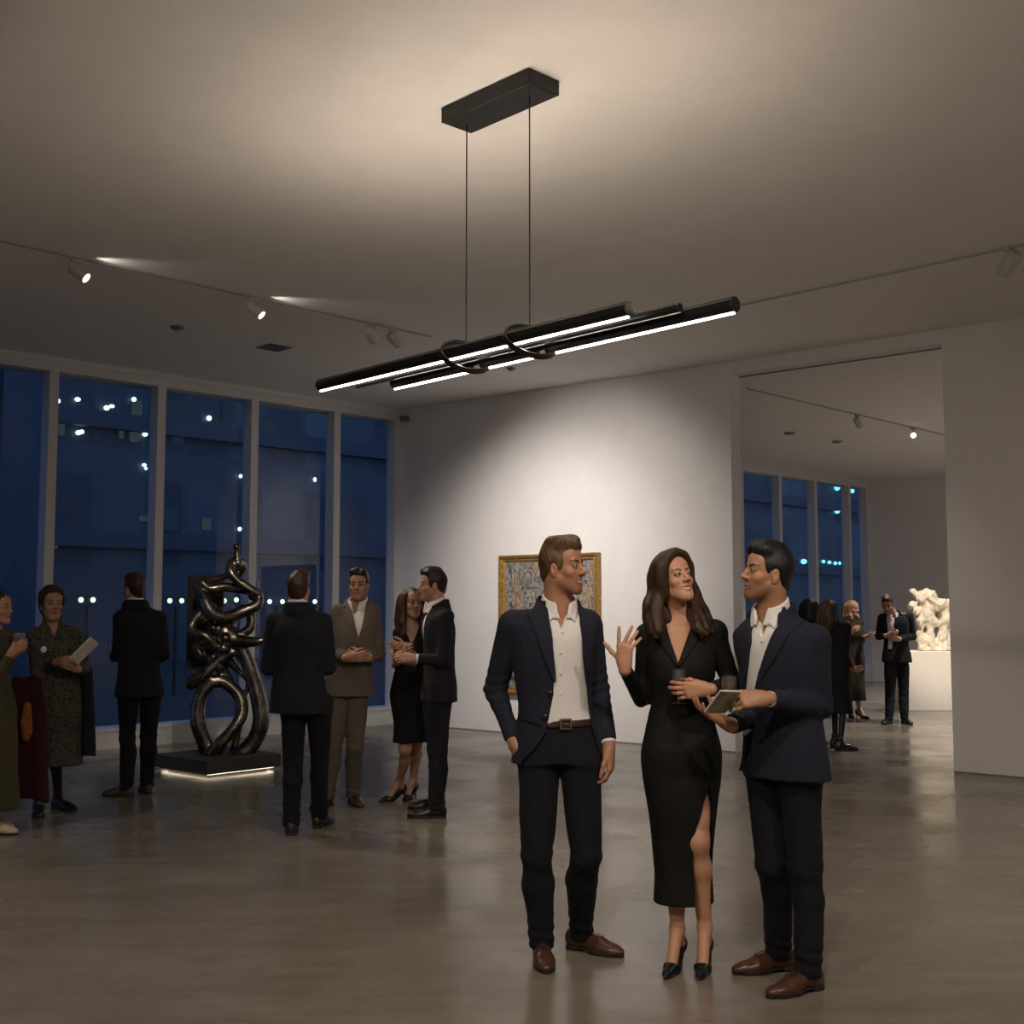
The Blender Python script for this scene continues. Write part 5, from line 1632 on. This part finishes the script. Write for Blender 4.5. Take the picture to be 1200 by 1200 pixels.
b.body(hd, [ha, hb], h=.0045, hf=.0025, hand_fine=.0035, look=(0, 6))
hair_short(hd, b.e, H['black'], quiff=.010, side=.005, h=.0035, seed=7, nape=-.08)
OL = px_pts(b, [(888, 700), (886, 712), (883, 726), (879, 752), (875, 780), (872, 806), (869, 845), (866, 870), (862, 895), (859, 930)])
OR = px_pts(b, [(928, 698), (924, 712), (914, 733), (901, 760), (892, 782), (886.5, 806), (883, 845), (879, 868), (879, 895), (882, 930)])
b.lapz = b.lz(886.5, 806)[1]
bb_ = b.lz(890, 826)
b.jacket(M['navy'], M['navy_lapel'], (OL, OR), h=.0048, hem=.462, seed=22, buttons=((bb_[0], bb_[1]),), pocket=None)
b.shirt(M['shirt'], h=.0045, z0=.557, open_depth=.085, seed=15)
b.trousers(M['dark_navy'], h=.0055, seed=28, hem_z=.052)
b.belt(mat=M['black_leather'], buckle=False)
b.shoes(M['leather'], h=.004)
MAN3 = b
# booklet in his hands
c = q(846.5, 822, -.275)
v1 = q(837.5, 834, -.275 + .034) - c; v2 = q(858.5, 823, -.275 + .033) - c
l1, l2 = np.linalg.norm(v1), np.linalg.norm(v2); v1 = v1 / l1; v2 = unit(v2 - np.dot(v2, v1) * v1); v3 = np.cross(v1, v2)
e = empty('booklet', c, 'small printed booklet held open-handed by the man turned left', 'booklet')
mb = MB(); mb.box(c, v1 * .062, v2 * .053, v3 * .004); mb.build('pages', M['paper'], e, bevel=.002)
mb = MB(); mb.box(c + (v3 if v3[1] < 0 else -v3) * .0055, v1 * .0605, v2 * .0525, v3 * .0012); mb.build('cover', M['booklet'], e)
goblet(q(854.5, 803, -.16), (0, 0, 1), .92, 'stemmed glass in the far hand of the man with the booklet')
# ------------------------------------------------------------------ the guests farther back
HB = .0085                                  # coarser steps: these figures are small in the picture
def guest_hands(B, specs):
    out = []
    for n in 'ab':
        fw, pa, la, cu = specs[n]
        k = B.H / 1.8
        out.append(hand_prims(B.J['wr' + n] + unit(fw) * .012, fw, pa, la, .98 * k, curl=((cu, cu + 8, cu),) * 4, spread=(4, 1, -3, -7), thumb=(.7, .5, .4), thumb2=(.9, .1, .4), r=1.06))
    return out

def suited(label, H, base, phi, top, feet, fphi, hands, head, hair, jmat, tmat, smat, shoe_mat, hphi=None, pitch=0, joints={}, opening=None, lapz=None, hip=None, girth=1.0, h=HB, skin_c=(.42, .23, .15), stub=.3, smile=.3, brow=(.02, .012, .008), quiff=.006, hem=.462, belt=False, buttons=(), nape=-.075, lap=True):
    b = Body(label, H, base, phi=phi, hip=hip, girth=girth)
    J = b.J; Y = base[1]
    for k_, (px, py, dy) in joints.items(): J[k_] = at_y(px, py, Y + dy)
    for n in 'ab':
        J['an' + n] = floor_pt(*feet[n]) + Zv * .09
    b.footphi = dict(zip('ab', fphi))
    J['head'] = at_y(head[0], head[1], Y + head[2]) if head else J['head']
    b.finish()
    hd = Head(J['head'], head_axes(phi if hphi is None else hphi, pitch), .93 * H / 1.8, True, smile=smile, skin_c=skin_c, brow=brow, stubble=stub, slit=.0042)
    b.body(hd, guest_hands(b, hands), h=HB * .85, hf=.0042, hand_fine=.0055)
    hair_short(hd, b.e, hair, quiff=quiff, side=.004, h=.0055, seed=int(base[1] * 10), nape=nape)
    op = None
    if opening:
        op = (px_pts(b, opening[0]), px_pts(b, opening[1]))
        b.lapz = b.lz(*lapz)[1]
    b.jacket(jmat, jmat, op, h=h * .9, hem=hem, seed=int(base[1] * 7) % 50, lap=lap and opening is not None, pocket=None, buttons=[b.lz(*q_) for q_ in buttons])
    b.shirt(smat, h=h * .85, z0=.56, open_depth=.07, seed=3, cuffs='ab')
    b.trousers(tmat, h=h, seed=int(base[1] * 3) % 40, hem_z=.05)
    if belt: b.belt()
    b.shoes(shoe_mat, h=.0075, laces=False)
    return b

FWD = lambda phi: facing(phi)[0]
# man at the far left window, back turned, with a glass
base = at_y(161, 935, 9.5) * A(1, 1, 0)
C_ = suited('man in black suit seen from behind by the left window, holding a glass', 1.735, base, -150, 677, {'a': (172, 930), 'b': (148, 934)}, (-150, -105),
    {'a': ((.2, 1, 0), (-.6, .2, .6), (0, 0, 1), 30), 'b': ((-.5, .85, .25), (.85, .5, 0), (0, 0, 1), 38)}, (157, 692, -.01), H['auburn'], M['charcoal'], M['charcoal'], M['shirt'], M['brown_leather'], hphi=-128,
    joints={'neck': (159, 709, 0), 'chest': (164, 755, 0), 'pelvis': (163, 812, 0), 'sha': (187, 724, .06), 'shb': (141, 724, -.03), 'ela': (192, 766, .04), 'wra': (178, 780, .22), 'elb': (139, 766, .02), 'wrb': (133, 771, .22)}, hip=-150)
goblet(at_y(126.5, 760, 9.5 + .30), (0, 0, 1), .8, 'small glass held by the man by the left window', wine=False)
# broad navy back in front of the sculpture
base = at_y(357, 976, 7.97) * A(1, 1, 0)
D_ = suited('man in dark navy suit with his back turned, standing right of the bronze sculpture', 1.745, base, 177, 670, {'b': (341, 977), 'a': (374, 969)}, (165, -172),
    {'a': ((-.7, .5, .1), (0, 1, .3), (0, 0, 1), 30), 'b': ((.7, .5, .1), (0, 1, .3), (0, 0, 1), 30)}, (350, 692, .02), H['auburn'], M['dark_navy'], M['dark_navy'], M['shirt'], M['dark_leather'],
    joints={'neck': (350, 713, .02), 'chest': (350, 768, 0), 'pelvis': (351, 838, 0), 'sha': (379, 728, 0), 'shb': (321, 728, 0), 'ela': (385, 782, .0), 'wra': (369, 780, .26), 'elb': (315, 782, .0), 'wrb': (331, 780, .26)}, girth=1.06)
# grey suit facing the viewer
base = at_y(400, 944, 9.2) * A(1, 1, 0)
E_ = suited('man in taupe grey suit with open white shirt, hands clasped, facing us', 1.79, base, -4, 667, {'a': (383, 944), 'b': (414, 942)}, (-25, 24),
    {'a': ((.9, -.35, .05), (0, .9, .2), (0, 0, 1), 35), 'b': ((-.9, -.3, .1), (0, .9, .2), (0, 0, 1), 35)}, (420.5, 687, -.02), H['dark'], M['grey_suit'], M['grey_suit'], M['shirt'], M['leather'], hphi=-3,
    joints={'neck': (419, 707, .02), 'chest': (412, 755, 0), 'pelvis': (408, 815, 0), 'sha': (396, 717, 0), 'shb': (437, 716, .02), 'ela': (388, 765, .02), 'wra': (406, 771, -.19), 'elb': (444, 766, .04), 'wrb': (431, 771, -.17), 'hipa': (398, 820, 0), 'hipb': (417, 820, 0), 'kna': (391, 876, -.02), 'knb': (416, 876, -.02)},
    opening=([(410, 700), (412, 712), (415, 730), (420, 752)], [(431, 700), (429, 712), (426, 730), (420.5, 752)]), lapz=(420, 750), smile=.9, skin_c=(.40, .22, .14), brow=(.012, .008, .006), buttons=((420, 757),))
# profile man, navy
base = at_y(508, 955, 8.8) * A(1, 1, 0)
G_ = suited('man in dark navy suit in left profile beside the long-haired woman, holding a glass', 1.775, base, -72, 667, {'a': (511, 948), 'b': (512, 958)}, (-80, -84),
    {'a': ((-.9, -.2, .1), (.1, .3, .9), (0, 1, 0), 28), 'b': ((-1, -.15, .0), (0, .85, -.3), (0, 0, 1), 35)}, (507, 687, 0), H['dark'], M['charcoal'], M['charcoal'], M['shirt'], M['black_leather'], hphi=-78,
    joints={'neck': (511, 709, 0), 'chest': (515, 758, 0), 'pelvis': (513, 815, 0), 'shb': (523, 723, -.15), 'sha': (506, 722, .15), 'elb': (518, 774, -.17), 'wrb': (486, 771, -.20), 'ela': (509, 772, .17), 'wra': (483, 776, .0), 'kna': (511, 880, .04), 'knb': (513, 882, -.05), 'hipa': (510, 825, .07), 'hipb': (514, 825, -.07)},
    opening=([(497, 704), (494, 720), (491, 745), (490, 770)], [(506, 704), (501, 720), (495, 745), (490.5, 770)]), lapz=(491, 765), stub=.35, lap=False)
goblet(at_y(474, 764, 8.8 - .16), (0, 0, 1), .85, 'small tumbler in the hand of the man in left profile', stem=False)
# bent man by the white pedestal
base = at_y(1046, 847, 15.75) * A(1, 1, 0)
J_ = suited('man in black suit and white shirt looking down by the white pedestal', 1.70, base, -12, 697, {'a': (1042, 848), 'b': (1060, 848)}, (-40, 6),
    {'a': ((.7, -.5, .2), (0, .9, .2), (0, 0, 1), 30), 'b': ((-.8, -.4, .1), (0, .9, .2), (0, 0, 1), 30)}, (1040, 709, -.12), H['mid'], M['charcoal'], M['charcoal'], M['shirt'], M['black_leather'], hphi=-24, pitch=-24,
    joints={'neck': (1046, 718, -.04), 'chest': (1050, 742, 0), 'pelvis': (1051, 778, 0), 'sha': (1034, 724, 0), 'shb': (1065, 722, .02), 'ela': (1030, 746, .02), 'wra': (1039, 745, -.22), 'elb': (1070, 746, .04), 'wrb': (1053, 749, -.20), 'hipa': (1044, 780, 0), 'hipb': (1058, 780, 0), 'kna': (1043, 812, -.02), 'knb': (1059, 812, -.02)},
    opening=([(1039, 714), (1038.5, 724), (1040, 740), (1041, 764)], [(1051, 714), (1049, 724), (1047, 740), (1045, 764)]), lapz=(1043, 755), h=.011, skin_c=(.42, .24, .16))
goblet(at_y(1046, 741, 15.75 - .28), (0, 0, 1), .8, 'small glass in the hands of the man by the white pedestal', wine=False, stem=False)

def gowned(label, H, base, phi, feet, fphi, hands, head, hair, dmat, table, hem, hphi=None, pitch=0, joints={}, legs='bare', footwear='pumps', shoe_mat=None, neckline=None, h=HB, skin_c=(.45, .26, .17), sleeves=True, longhair=None, hips=None, smile=.3, sleeve_r=.85, bun=False, cuff=.01, collar=False, lapz=None, hairseed=5, hs=1.0, vol=0.0):
    b = Body(label, H, base, phi=phi, hip=hips, male=False)
    J = b.J; Y = base[1]
    for k_, (px, py, dy) in joints.items(): J[k_] = at_y(px, py, Y + dy)
    lift = .06 if footwear == 'pumps' else 0
    for n in 'ab': J['an' + n] = floor_pt(*feet[n]) + Zv * (.085 + lift)
    b.footphi = dict(zip('ab', fphi))
    J['head'] = at_y(head[0], head[1], Y + head[2])
    b.finish()
    hd = Head(J['head'], head_axes(phi if hphi is None else hphi, pitch), .925 * H / 1.7 * hs, False, smile=smile, skin_c=skin_c, brow=(.02, .012, .008), slit=.0042)
    b.body(hd, guest_hands(b, hands), h=HB * .8, hf=.0042, hand_fine=.0055, legs=legs, heels=.085 if footwear == 'pumps' else False, torso_off=-.008, arms=.82 if sleeves else 1.0)
    g = Grid(hd.c - A(.2, .2, .42), hd.c + A(.2, .2, .17), .0065)
    g.add(hair_cap(g, hd, .098, vol))
    if bun:
        g.add(hd.el((0, -.125, .0), (.05, .04, .05)), .02)
    if longhair:
        for sg in (-1, 1):
            for j in range(7):
                y0 = .02 - .018 * j; L_ = longhair * (.85 + .15 * ((j * 7) % 5) / 4)
                pts = [(hd.w((sg * .07, y0 + .02, .08)), .016), (hd.w((sg * .083, y0, .0)), .02), (hd.w((sg * .085, y0 - .005, -.07)), .022)]
                for t in (.4, .7, 1.0):
                    p = hd.w((sg * (.09 + .012 * math.sin(j * 2 + t * 6)), y0 - .008 + .02 * t, -.07)) - Zv * L_ * t + b.f * .025 * t * (1 if j < 3 else -.4)
                    pts.append((p, .024 * (1.1 - t * .75)))
                locks(g, [pts], .014, 4)
        for j in range(6):
            x0 = -.06 + .024 * j
            locks(g, [[(hd.w((x0, -.07, .05)), .03), (hd.w((x0 * 1.1, -.09, -.03)), .03), (hd.w((x0 * 1.2, -.095, -.10)) - Zv * longhair * .3, .03), (hd.w((x0 * 1.15, -.085, -.10)) - Zv * longhair * .95, .014)]], .02, 4)
    strandnoise(g, hd, hairseed, .003)
    sdf_obj(g, 'hair', hair, b.e, it=1)
    op = (px_pts(b, neckline[0]), px_pts(b, neckline[1])) if neckline else None
    if op: b.lapz = b.lz(*neckline[0][-1])[1]
    b.jacket(dmat, dmat, op, h=h * .9, hem=hem, table=table, name='dress', arms=sleeves, sleeve_r=sleeve_r, lap=collar, pocket=None, neckhole=False, cuff=cuff, collar=False, seed=int(base[1] * 9) % 40)
    if footwear == 'pumps': b.pumps(shoe_mat or M['black_leather'], .085, h=.006)
    else: b.shoes(shoe_mat or M['black_leather'], h=.0075, L=.25, w=.041, laces=False, boots=footwear == 'boots')
    return b

def dress_table(hem, wide=.16, flare=.0):
    t = [(hem, wide + flare, wide * .72 + flare, wide * .75 + flare), (hem + .10, wide + flare * .7, wide * .72 + flare * .6, wide * .75 + flare * .6), (max(.42, hem + .15), .168, .110, .128)]
    t += [(.515, .180, .108, .138), (.575, .160, .098, .112), (.63, .142, .098, .094), (.66, .142, .110, .094), (.70, .153, .133, .098), (.735, .158, .133, .102), (.77, .158, .110, .108), (.80, .146, .084, .098), (.825, .097, .064, .080), (.845, .063, .056, .066)]
    return [r for i, r in enumerate(t) if i < 2 or r[0] > hem + .12]

# woman in patterned dress with badge and paper
base = at_y(57, 956, 8.75) * A(1, 1, 0)
LT = [(.22, .205, .15, .16), (.34, .20, .145, .15), (.46, .195, .135, .15), (.53, .195, .13, .148), (.60, .178, .12, .125), (.66, .172, .125, .115), (.72, .174, .138, .115), (.765, .172, .118, .115), (.80, .158, .09, .105), (.825, .105, .068, .085), (.845, .066, .058, .068)]
B_ = gowned('woman in dark leopard-print dress with white badge, smiling and holding white paper', 1.665, base, 22, {'a': (45, 955), 'b': (68, 949)}, (20, 62),
    {'a': ((.9, -.3, .1), (0, .8, -.5), (0, 0, 1), 28), 'b': ((-.3, -.8, .3), (-.8, .3, .2), (0, 0, 1), 28)}, (61, 709, -.02), H['dark'], M['leopard'], LT, .22, hphi=34,
    joints={'neck': (61, 731, .02), 'chest': (64, 772, 0), 'pelvis': (66, 830, 0), 'sha': (41, 744, -.02), 'shb': (87, 743, .04), 'ela': (42, 787, .04), 'wra': (66, 776, -.22), 'elb': (99, 784, .06), 'wrb': (91, 784, -.16), 'hipa': (52, 850, 0), 'hipb': (72, 850, 0), 'kna': (47, 898, 0), 'knb': (66, 898, 0)},
    legs='tights', footwear='boots', shoe_mat=M['black_leather'], neckline=([(50, 722), (56, 732), (63, 748)], [(71, 722), (69, 733), (64, 748)]), smile=.7, bun=True, skin_c=(.36, .20, .12), sleeve_r=1.0, collar=True, hs=1.05, vol=.012)
bc = B_.torso(.018).front(B_.lz(51, 761)[0], B_.lz(51, 761)[1], .004); bn = unit(bc - B_.J['chest'] * A(1, 1, 0) - A(0, 0, bc[2]))
mb = MB(); mb.lathe(bc, bn, [(-.004, .023), (.002, .023), (.005, .019)], 20); mb.build('badge', M['badge'], B_.e, True)
pa_, pb2 = at_y(86, 775, 8.75 - .30), at_y(111, 750, 8.75 - .26)
e = empty('folded_paper', (pa_ + pb2) / 2, 'folded white paper held by the woman in the leopard-print dress', 'paper')
v1 = unit(pb2 - pa_); v3 = unit(np.cross(v1, A(.55, .75, .2))); v2 = np.cross(v3, v1); mb = MB(); mb.box((pa_ + pb2) / 2, v1 * np.linalg.norm(pb2 - pa_) / 2, v2 * .06, v3 * .0022); mb.build('sheet', M['paper'], e)
mb = MB(); mb.box((pa_ + pb2) / 2 - v3 * .0044, v1 * np.linalg.norm(pb2 - pa_) / 2 * .96, v2 * .058, v3 * .0022); mb.build('sheet', M['paper'], e)
# dark coat hanging from her far arm
zt_, zb_ = at_y(101, 782, 8.8)[2], at_y(101, 886, 8.8)[2]; c_ = at_y(101, 830, 8.84)
Lc = Loft([(zb_, c_[0] + .01, c_[1], .062, .10, .10, .3), (zb_ + .3, c_[0], c_[1], .058, .10, .10, .3), (zt_, c_[0] - .01, c_[1], .045, .08, .08, .3)], 0, round_top=.03)
g = Grid(*box_of([Lc], .04), .008); g.add(Lc); n1 = noise3(87, (40, 40, 3), .010, 7); g.disp(lambda x, y, z: n1(x, y, z), .04)
sdf_obj(g, 'coat', M['charcoal'], B_.e, it=1)
# woman at the left edge in olive
base = at_y(-8, 975, 8.16) * A(1, 1, 0)
A_ = gowned('woman in long olive dress at the left edge of the room, facing right', 1.615, base, 68, {'a': (-9, 977), 'b': (-11, 971)}, (76, 70),
    {'b': ((.8, -.1, .5), (-.2, .2, 1), (0, 1, 0), 30), 'a': ((.75, 0, .65), (.1, .9, .3), (-.6, 0, .8), 34)}, (-2, 714, 0), H['dark'], M['olive'], [(.09, .23, .19, .19), (.25, .21, .17, .17), (.42, .19, .155, .155), (.515, .19, .14, .15), (.575, .17, .12, .12)] + dress_table(.09)[5:], .09, hphi=82,
    joints={'neck': (-6, 740, 0), 'chest': (-9, 780, 0), 'pelvis': (-9, 840, 0), 'ela': (-4, 795, -.14), 'wra': (11, 768, -.10), 'elb': (0, 795, .12), 'wrb': (12, 770, .04)}, legs='bare', footwear='shoes', shoe_mat=M['pale_shoe'], bun=True, smile=.1, skin_c=(.42, .22, .13), sleeve_r=.95)
mb = MB(); c = at_y(22, 747, 8.16 - .06); mb.lathe(c - A(0, 0, .03), Zv, [(0, .028), (.01, .036), (.055, .042), (.06, .040), (.02, .032), (.012, .004)], 24)
o = mb.build('drinking_cup', plain('grey violet glazed cup', (.16, .13, .16), .2), smooth=True, origin=c); tag(o, 'small dark cup raised by the woman in olive at the left edge', 'cup')
# maroon coat with orange scarf draped from her arm
cc_ = at_y(33, 860, 8.45)
zt_, zb_ = at_y(33, 792, 8.45)[2], at_y(33, 938, 8.45)[2]
rows = [(zb_, cc_[0], cc_[1], .125, .05, .05, .3), (zb_ + .3, cc_[0], cc_[1], .122, .055, .05, .3), (zt_ - .2, cc_[0] - .01, cc_[1], .115, .05, .05, .3), (zt_, cc_[0] - .02, cc_[1], .10, .05, .05, .3)]
Lc = Loft(rows, 0, round_top=.03); g = Grid(*box_of([Lc], .04), .008); g.add(Lc)
n1 = noise3(77, (40, 40, 3), .012, 7); n2 = noise3(78, (20, 20, 12), .005, 6)
g.disp(lambda x, y, z: n1(x, y, z) + n2(x, y, z), .04)
e = empty('draped_coat', (cc_[0], cc_[1], zb_), 'maroon coat with an orange scarf hanging between the two women at the left', 'coat')
sdf_obj(g, 'coat_cloth', M['maroon'], e, it=1)
g = Grid(at_y(20, 870, 8.25) - A(.05, .1, .02), at_y(42, 820, 8.45) + A(.05, .1, .05), .007)
for a_, b__, r_ in (((31, 826, -.07), (29, 846, -.075), .022), ((29, 846, -.075), (30, 864, -.07), .026), ((33, 828, -.07), (34, 858, -.07), .02)):
    g.add(rcone(at_y(a_[0], a_[1], 8.45 + a_[2]), at_y(b__[0], b__[1], 8.45 + b__[2]), r_, r_), .02)
n3 = noise3(79, (60, 60, 12), .006, 7); g.disp(lambda x, y, z: n3(x, y, z))
sdf_obj(g, 'scarf', M['orange'], e, it=1)
# long-haired woman behind the profile man
base = at_y(474, 946, 9.25) * A(1, 1, 0)
F_ = gowned('long-haired woman in short black dress and heels beside the man in left profile', 1.655, base, 12, {'a': (468, 938), 'b': (484, 936)}, (-52, -20),
    {'a': ((.3, -.6, .5), (.6, .6, .2), (0, 0, 1), 30), 'b': ((-.8, -.4, .2), (0, .9, .2), (0, 0, 1), 30)}, (483, 708, -.02), H['mid'], M['black_dress'], dress_table(.285, .150, .0), .285, hphi=26,
    joints={'neck': (482, 729, .01), 'chest': (483, 768, 0), 'pelvis': (482, 822, 0), 'sha': (468, 741, 0), 'shb': (498, 740, .02), 'ela': (464, 779, .02), 'wra': (470, 772, -.22), 'elb': (497, 778, .03), 'wrb': (478, 760, -.18), 'kna': (475, 878, -.03), 'hipa': (474, 822, 0), 'hipb': (490, 822, 0)},
    neckline=([(470, 722), (474, 735), (482, 752)], [(494, 722), (491, 735), (483, 752)]), sleeves=False, longhair=.20, smile=.8, skin_c=(.44, .25, .17))
# group in the farther room
base = at_y(983, 879, 12.85) * A(1, 1, 0)
H_ = gowned('dark-haired woman in long black coat just beyond the opening, turned away', 1.60, base, 128, {'a': (985, 880), 'b': (979, 876)}, (95, 110),
    {'b': ((.5, .6, -.4), (0, .5, .5), (0, 0, 1), 30), 'a': ((.8, .2, -.3), (0, .5, .5), (0, 0, 1), 34)}, (972, 716, 0), H['mid'], M['charcoal'], dress_table(.24, .185, .0), .24, hphi=120,
    joints={'neck': (975, 730, 0), 'chest': (979, 756, 0), 'pelvis': (981, 795, 0), 'ela': (989, 770, -.06), 'wra': (998, 783, -.05), 'elb': (975, 770, .2), 'wrb': (990, 780, .24)}, legs='tights', footwear='boots', longhair=.14, sleeve_r=1.1)
mb = MB(); c = at_y(996, 778, 12.85 - .04); mb.lathe(c - A(0, 0, .09), Zv, [(0, .04), (.05, .05), (.12, .045), (.15, .02)], 12); o = mb.build('clutch_bag', M['orange'], smooth=True, origin=c); tag(o, 'small orange bag held by the woman in the long black coat', 'bag')
base = at_y(951, 880, 13.4) * A(1, 1, 0)
I2 = gowned('woman with dark hair in black, mostly hidden behind the man with the booklet', 1.60, base, 100, {'a': (951, 879), 'b': (951, 873)}, (100, 100),
    {'a': ((.5, .3, .3), (0, .5, .5), (0, 0, 1), 30), 'b': ((.5, .3, .3), (0, .5, .5), (0, 0, 1), 30)}, (950, 714, 0), H['black'], M['charcoal'], dress_table(.24, .17, .0), .24, hphi=110,
    joints={'wra': (962, 772, -.1), 'wrb': (962, 770, .1)}, legs='tights', footwear='boots', longhair=.10, h=.012)
base = at_y(1003, 843, 16.2) * A(1, 1, 0)
I_ = gowned('blond woman in dark olive dress with bare calves, far group beyond the opening', 1.60, base, 28, {'a': (996, 841), 'b': (1007, 842)}, (0, 30),
    {'a': ((.5, -.5, .5), (.5, .6, 0), (0, 0, 1), 30), 'b': ((.9, -.2, .1), (0, .3, .9), (0, -1, 0), 25)}, (999, 714, 0), H['blond'], M['dark_olive'], dress_table(.16, .165, .0), .16, hphi=40,
    joints={'neck': (999, 726, 0), 'chest': (1002, 746, 0), 'pelvis': (1002, 780, 0), 'elb': (1011, 750, .0), 'wrb': (1013, 746, -.2), 'ela': (991, 752, .0), 'wra': (997, 742, -.2), 'kna': (996, 814, 0), 'knb': (1006, 814, 0)}, longhair=.08, h=.011, skin_c=(.48, .28, .19))
goblet(at_y(1019, 750, 16.2 - .28), (0, 0, 1), .8, 'glass held out by the blond woman in dark olive', wine=False)
# ------------------------------------------------------------------ camera, light, colour management
cam = bpy.data.cameras.new('camera'); co = bpy.data.objects.new('camera', cam); COL.objects.link(co)
cam.sensor_width = 36; cam.sensor_fit = 'HORIZONTAL'; cam.lens = 36 * FPX / 1200
cam.clip_end = 300
co.location = (0, 0, EYE); co.rotation_euler = (PI / 2 + PITCH, 0, 0)
scene.camera = co
def spotlight(name, loc, aim, watts, angle, blend=.8, col=(1, .86, .70), r=.04):
    l = bpy.data.lights.new(name, 'SPOT'); l.energy = watts; l.spot_size = math.radians(angle); l.spot_blend = blend; l.color = col; l.shadow_soft_size = r
    o = bpy.data.objects.new(name, l); COL.objects.link(o); o.location = [float(v) for v in loc]
    d = Vector([float(a - b) for a, b in zip(aim, loc)]); o.rotation_euler = d.to_track_quat('-Z', 'Y').to_euler(); return o
spotlight('painting_spot', LC[0], PAINT_C + A(-.3, 0, .15), 265, 68, 1, (1, .91, .83))
spotlight('painting_spot', LD[0], PAINT_C + A(.7, 0, .3), 265, 74, 1, (1, .91, .83))
spotlight('track_spot', LA[0], (1.2, 7.6, 0), 130, 64, 1)
spotlight('track_spot', LB[0], (1.6, 8.2, 0), 150, 64, 1)
spotlight('track_spot', LE[0], (2.4, 11.5, .6), 60, 70, 1)
spotlight('track_spot', LG[0], (4.4, 13.6, 0), 60, 46, 1)
spotlight('sculpture_spot', (6.2, 14.6, 3.95), wp_(1092, 735), 420, 30, .7, (1, .86, .66))
spotlight('sculpture_spot', (4.6, 15.2, 3.95), wp_(1094, 740), 180, 30, .7, (1, .86, .66))
for src, tgt in ((LA, (U)), (LB, (U))):
    p = src[0] - src[1] * .25
    p[2] = CEIL - .06
    q_ = p + N_IN * .16 + U * .1
    spotlight('ceiling_scallop', q_, q_ + U * 1.2 + N_IN * .25 + A(0, 0, .10), 4.5, 60, 1, (1, .88, .78), .02)
# gallery spots on the ceiling out of the frame
for (x, y, aim, w, a) in ((-1.6, .9, (.6, 5.3, 1.1), 190, 70), (3.0, 1.6, (.9, 5.2, 1.1), 150, 70), (.6, 2.6, (.8, 7.3, .3), 130, 110)):
    spotlight('gallery_spot', (x, y, CEIL - .2), aim, w, a, 1, (1, .86, .73), .06)
for (x, y, w) in ((-5.0, 6.0, 150), (-1.0, -2.0, 200), (5.2, 6.5, 200), (2.2, -1.0, 200), (-3.5, 3.0, 150), (8.2, 3.0, 200)):  # unseen ceiling spots, added as fill to lift the overall brightness
    spotlight('added_fill_spot', (x, y, CEIL - .05), (x, y, 0), w * 1.15, 118, 1, (1, .885, .79), .08)
for (x, y, w) in ((8.5, 14.2, 750), (10.5, 18.0, 750), (5.5, 15.0, 330), (7.0, 20.0, 420)):  # further unseen fill, added to brighten the farther room
    spotlight('added_fill_spot', (x, y, CEIL - .05), (x, y, 0), w * 1.1, 118, 1, (1, .91, .84), .08)
spotlight('bronze_spot', (-1.7, 7.4, CEIL - .2), sp(262, 740), 170, 34, 1, (1, .86, .7))
world = bpy.data.worlds.new('dusk'); scene.world = world; world.use_nodes = True
nt = world.node_tree; nt.nodes.clear()
wo = nt.nodes.new('ShaderNodeOutputWorld'); bg = nt.nodes.new('ShaderNodeBackground'); bg.inputs[0].default_value = (.11, .21, .42, 1); bg.inputs[1].default_value = 1.25
nt.links.new(bg.outputs[0], wo.inputs[0])
vs_ = scene.view_settings
vs_.view_transform = 'Standard'; vs_.look = 'None'; vs_.gamma = 1; vs_.exposure = 0.32; vs_.use_curve_mapping = False
scene.cycles.max_bounces = 8; scene.cycles.diffuse_bounces = 4; scene.cycles.glossy_bounces = 4; scene.cycles.transparent_max_bounces = 12
scene.cycles.sample_clamp_indirect = 6; scene.cycles.caustics_reflective = False; scene.cycles.caustics_refractive = False
scene.cycles.use_denoising = True
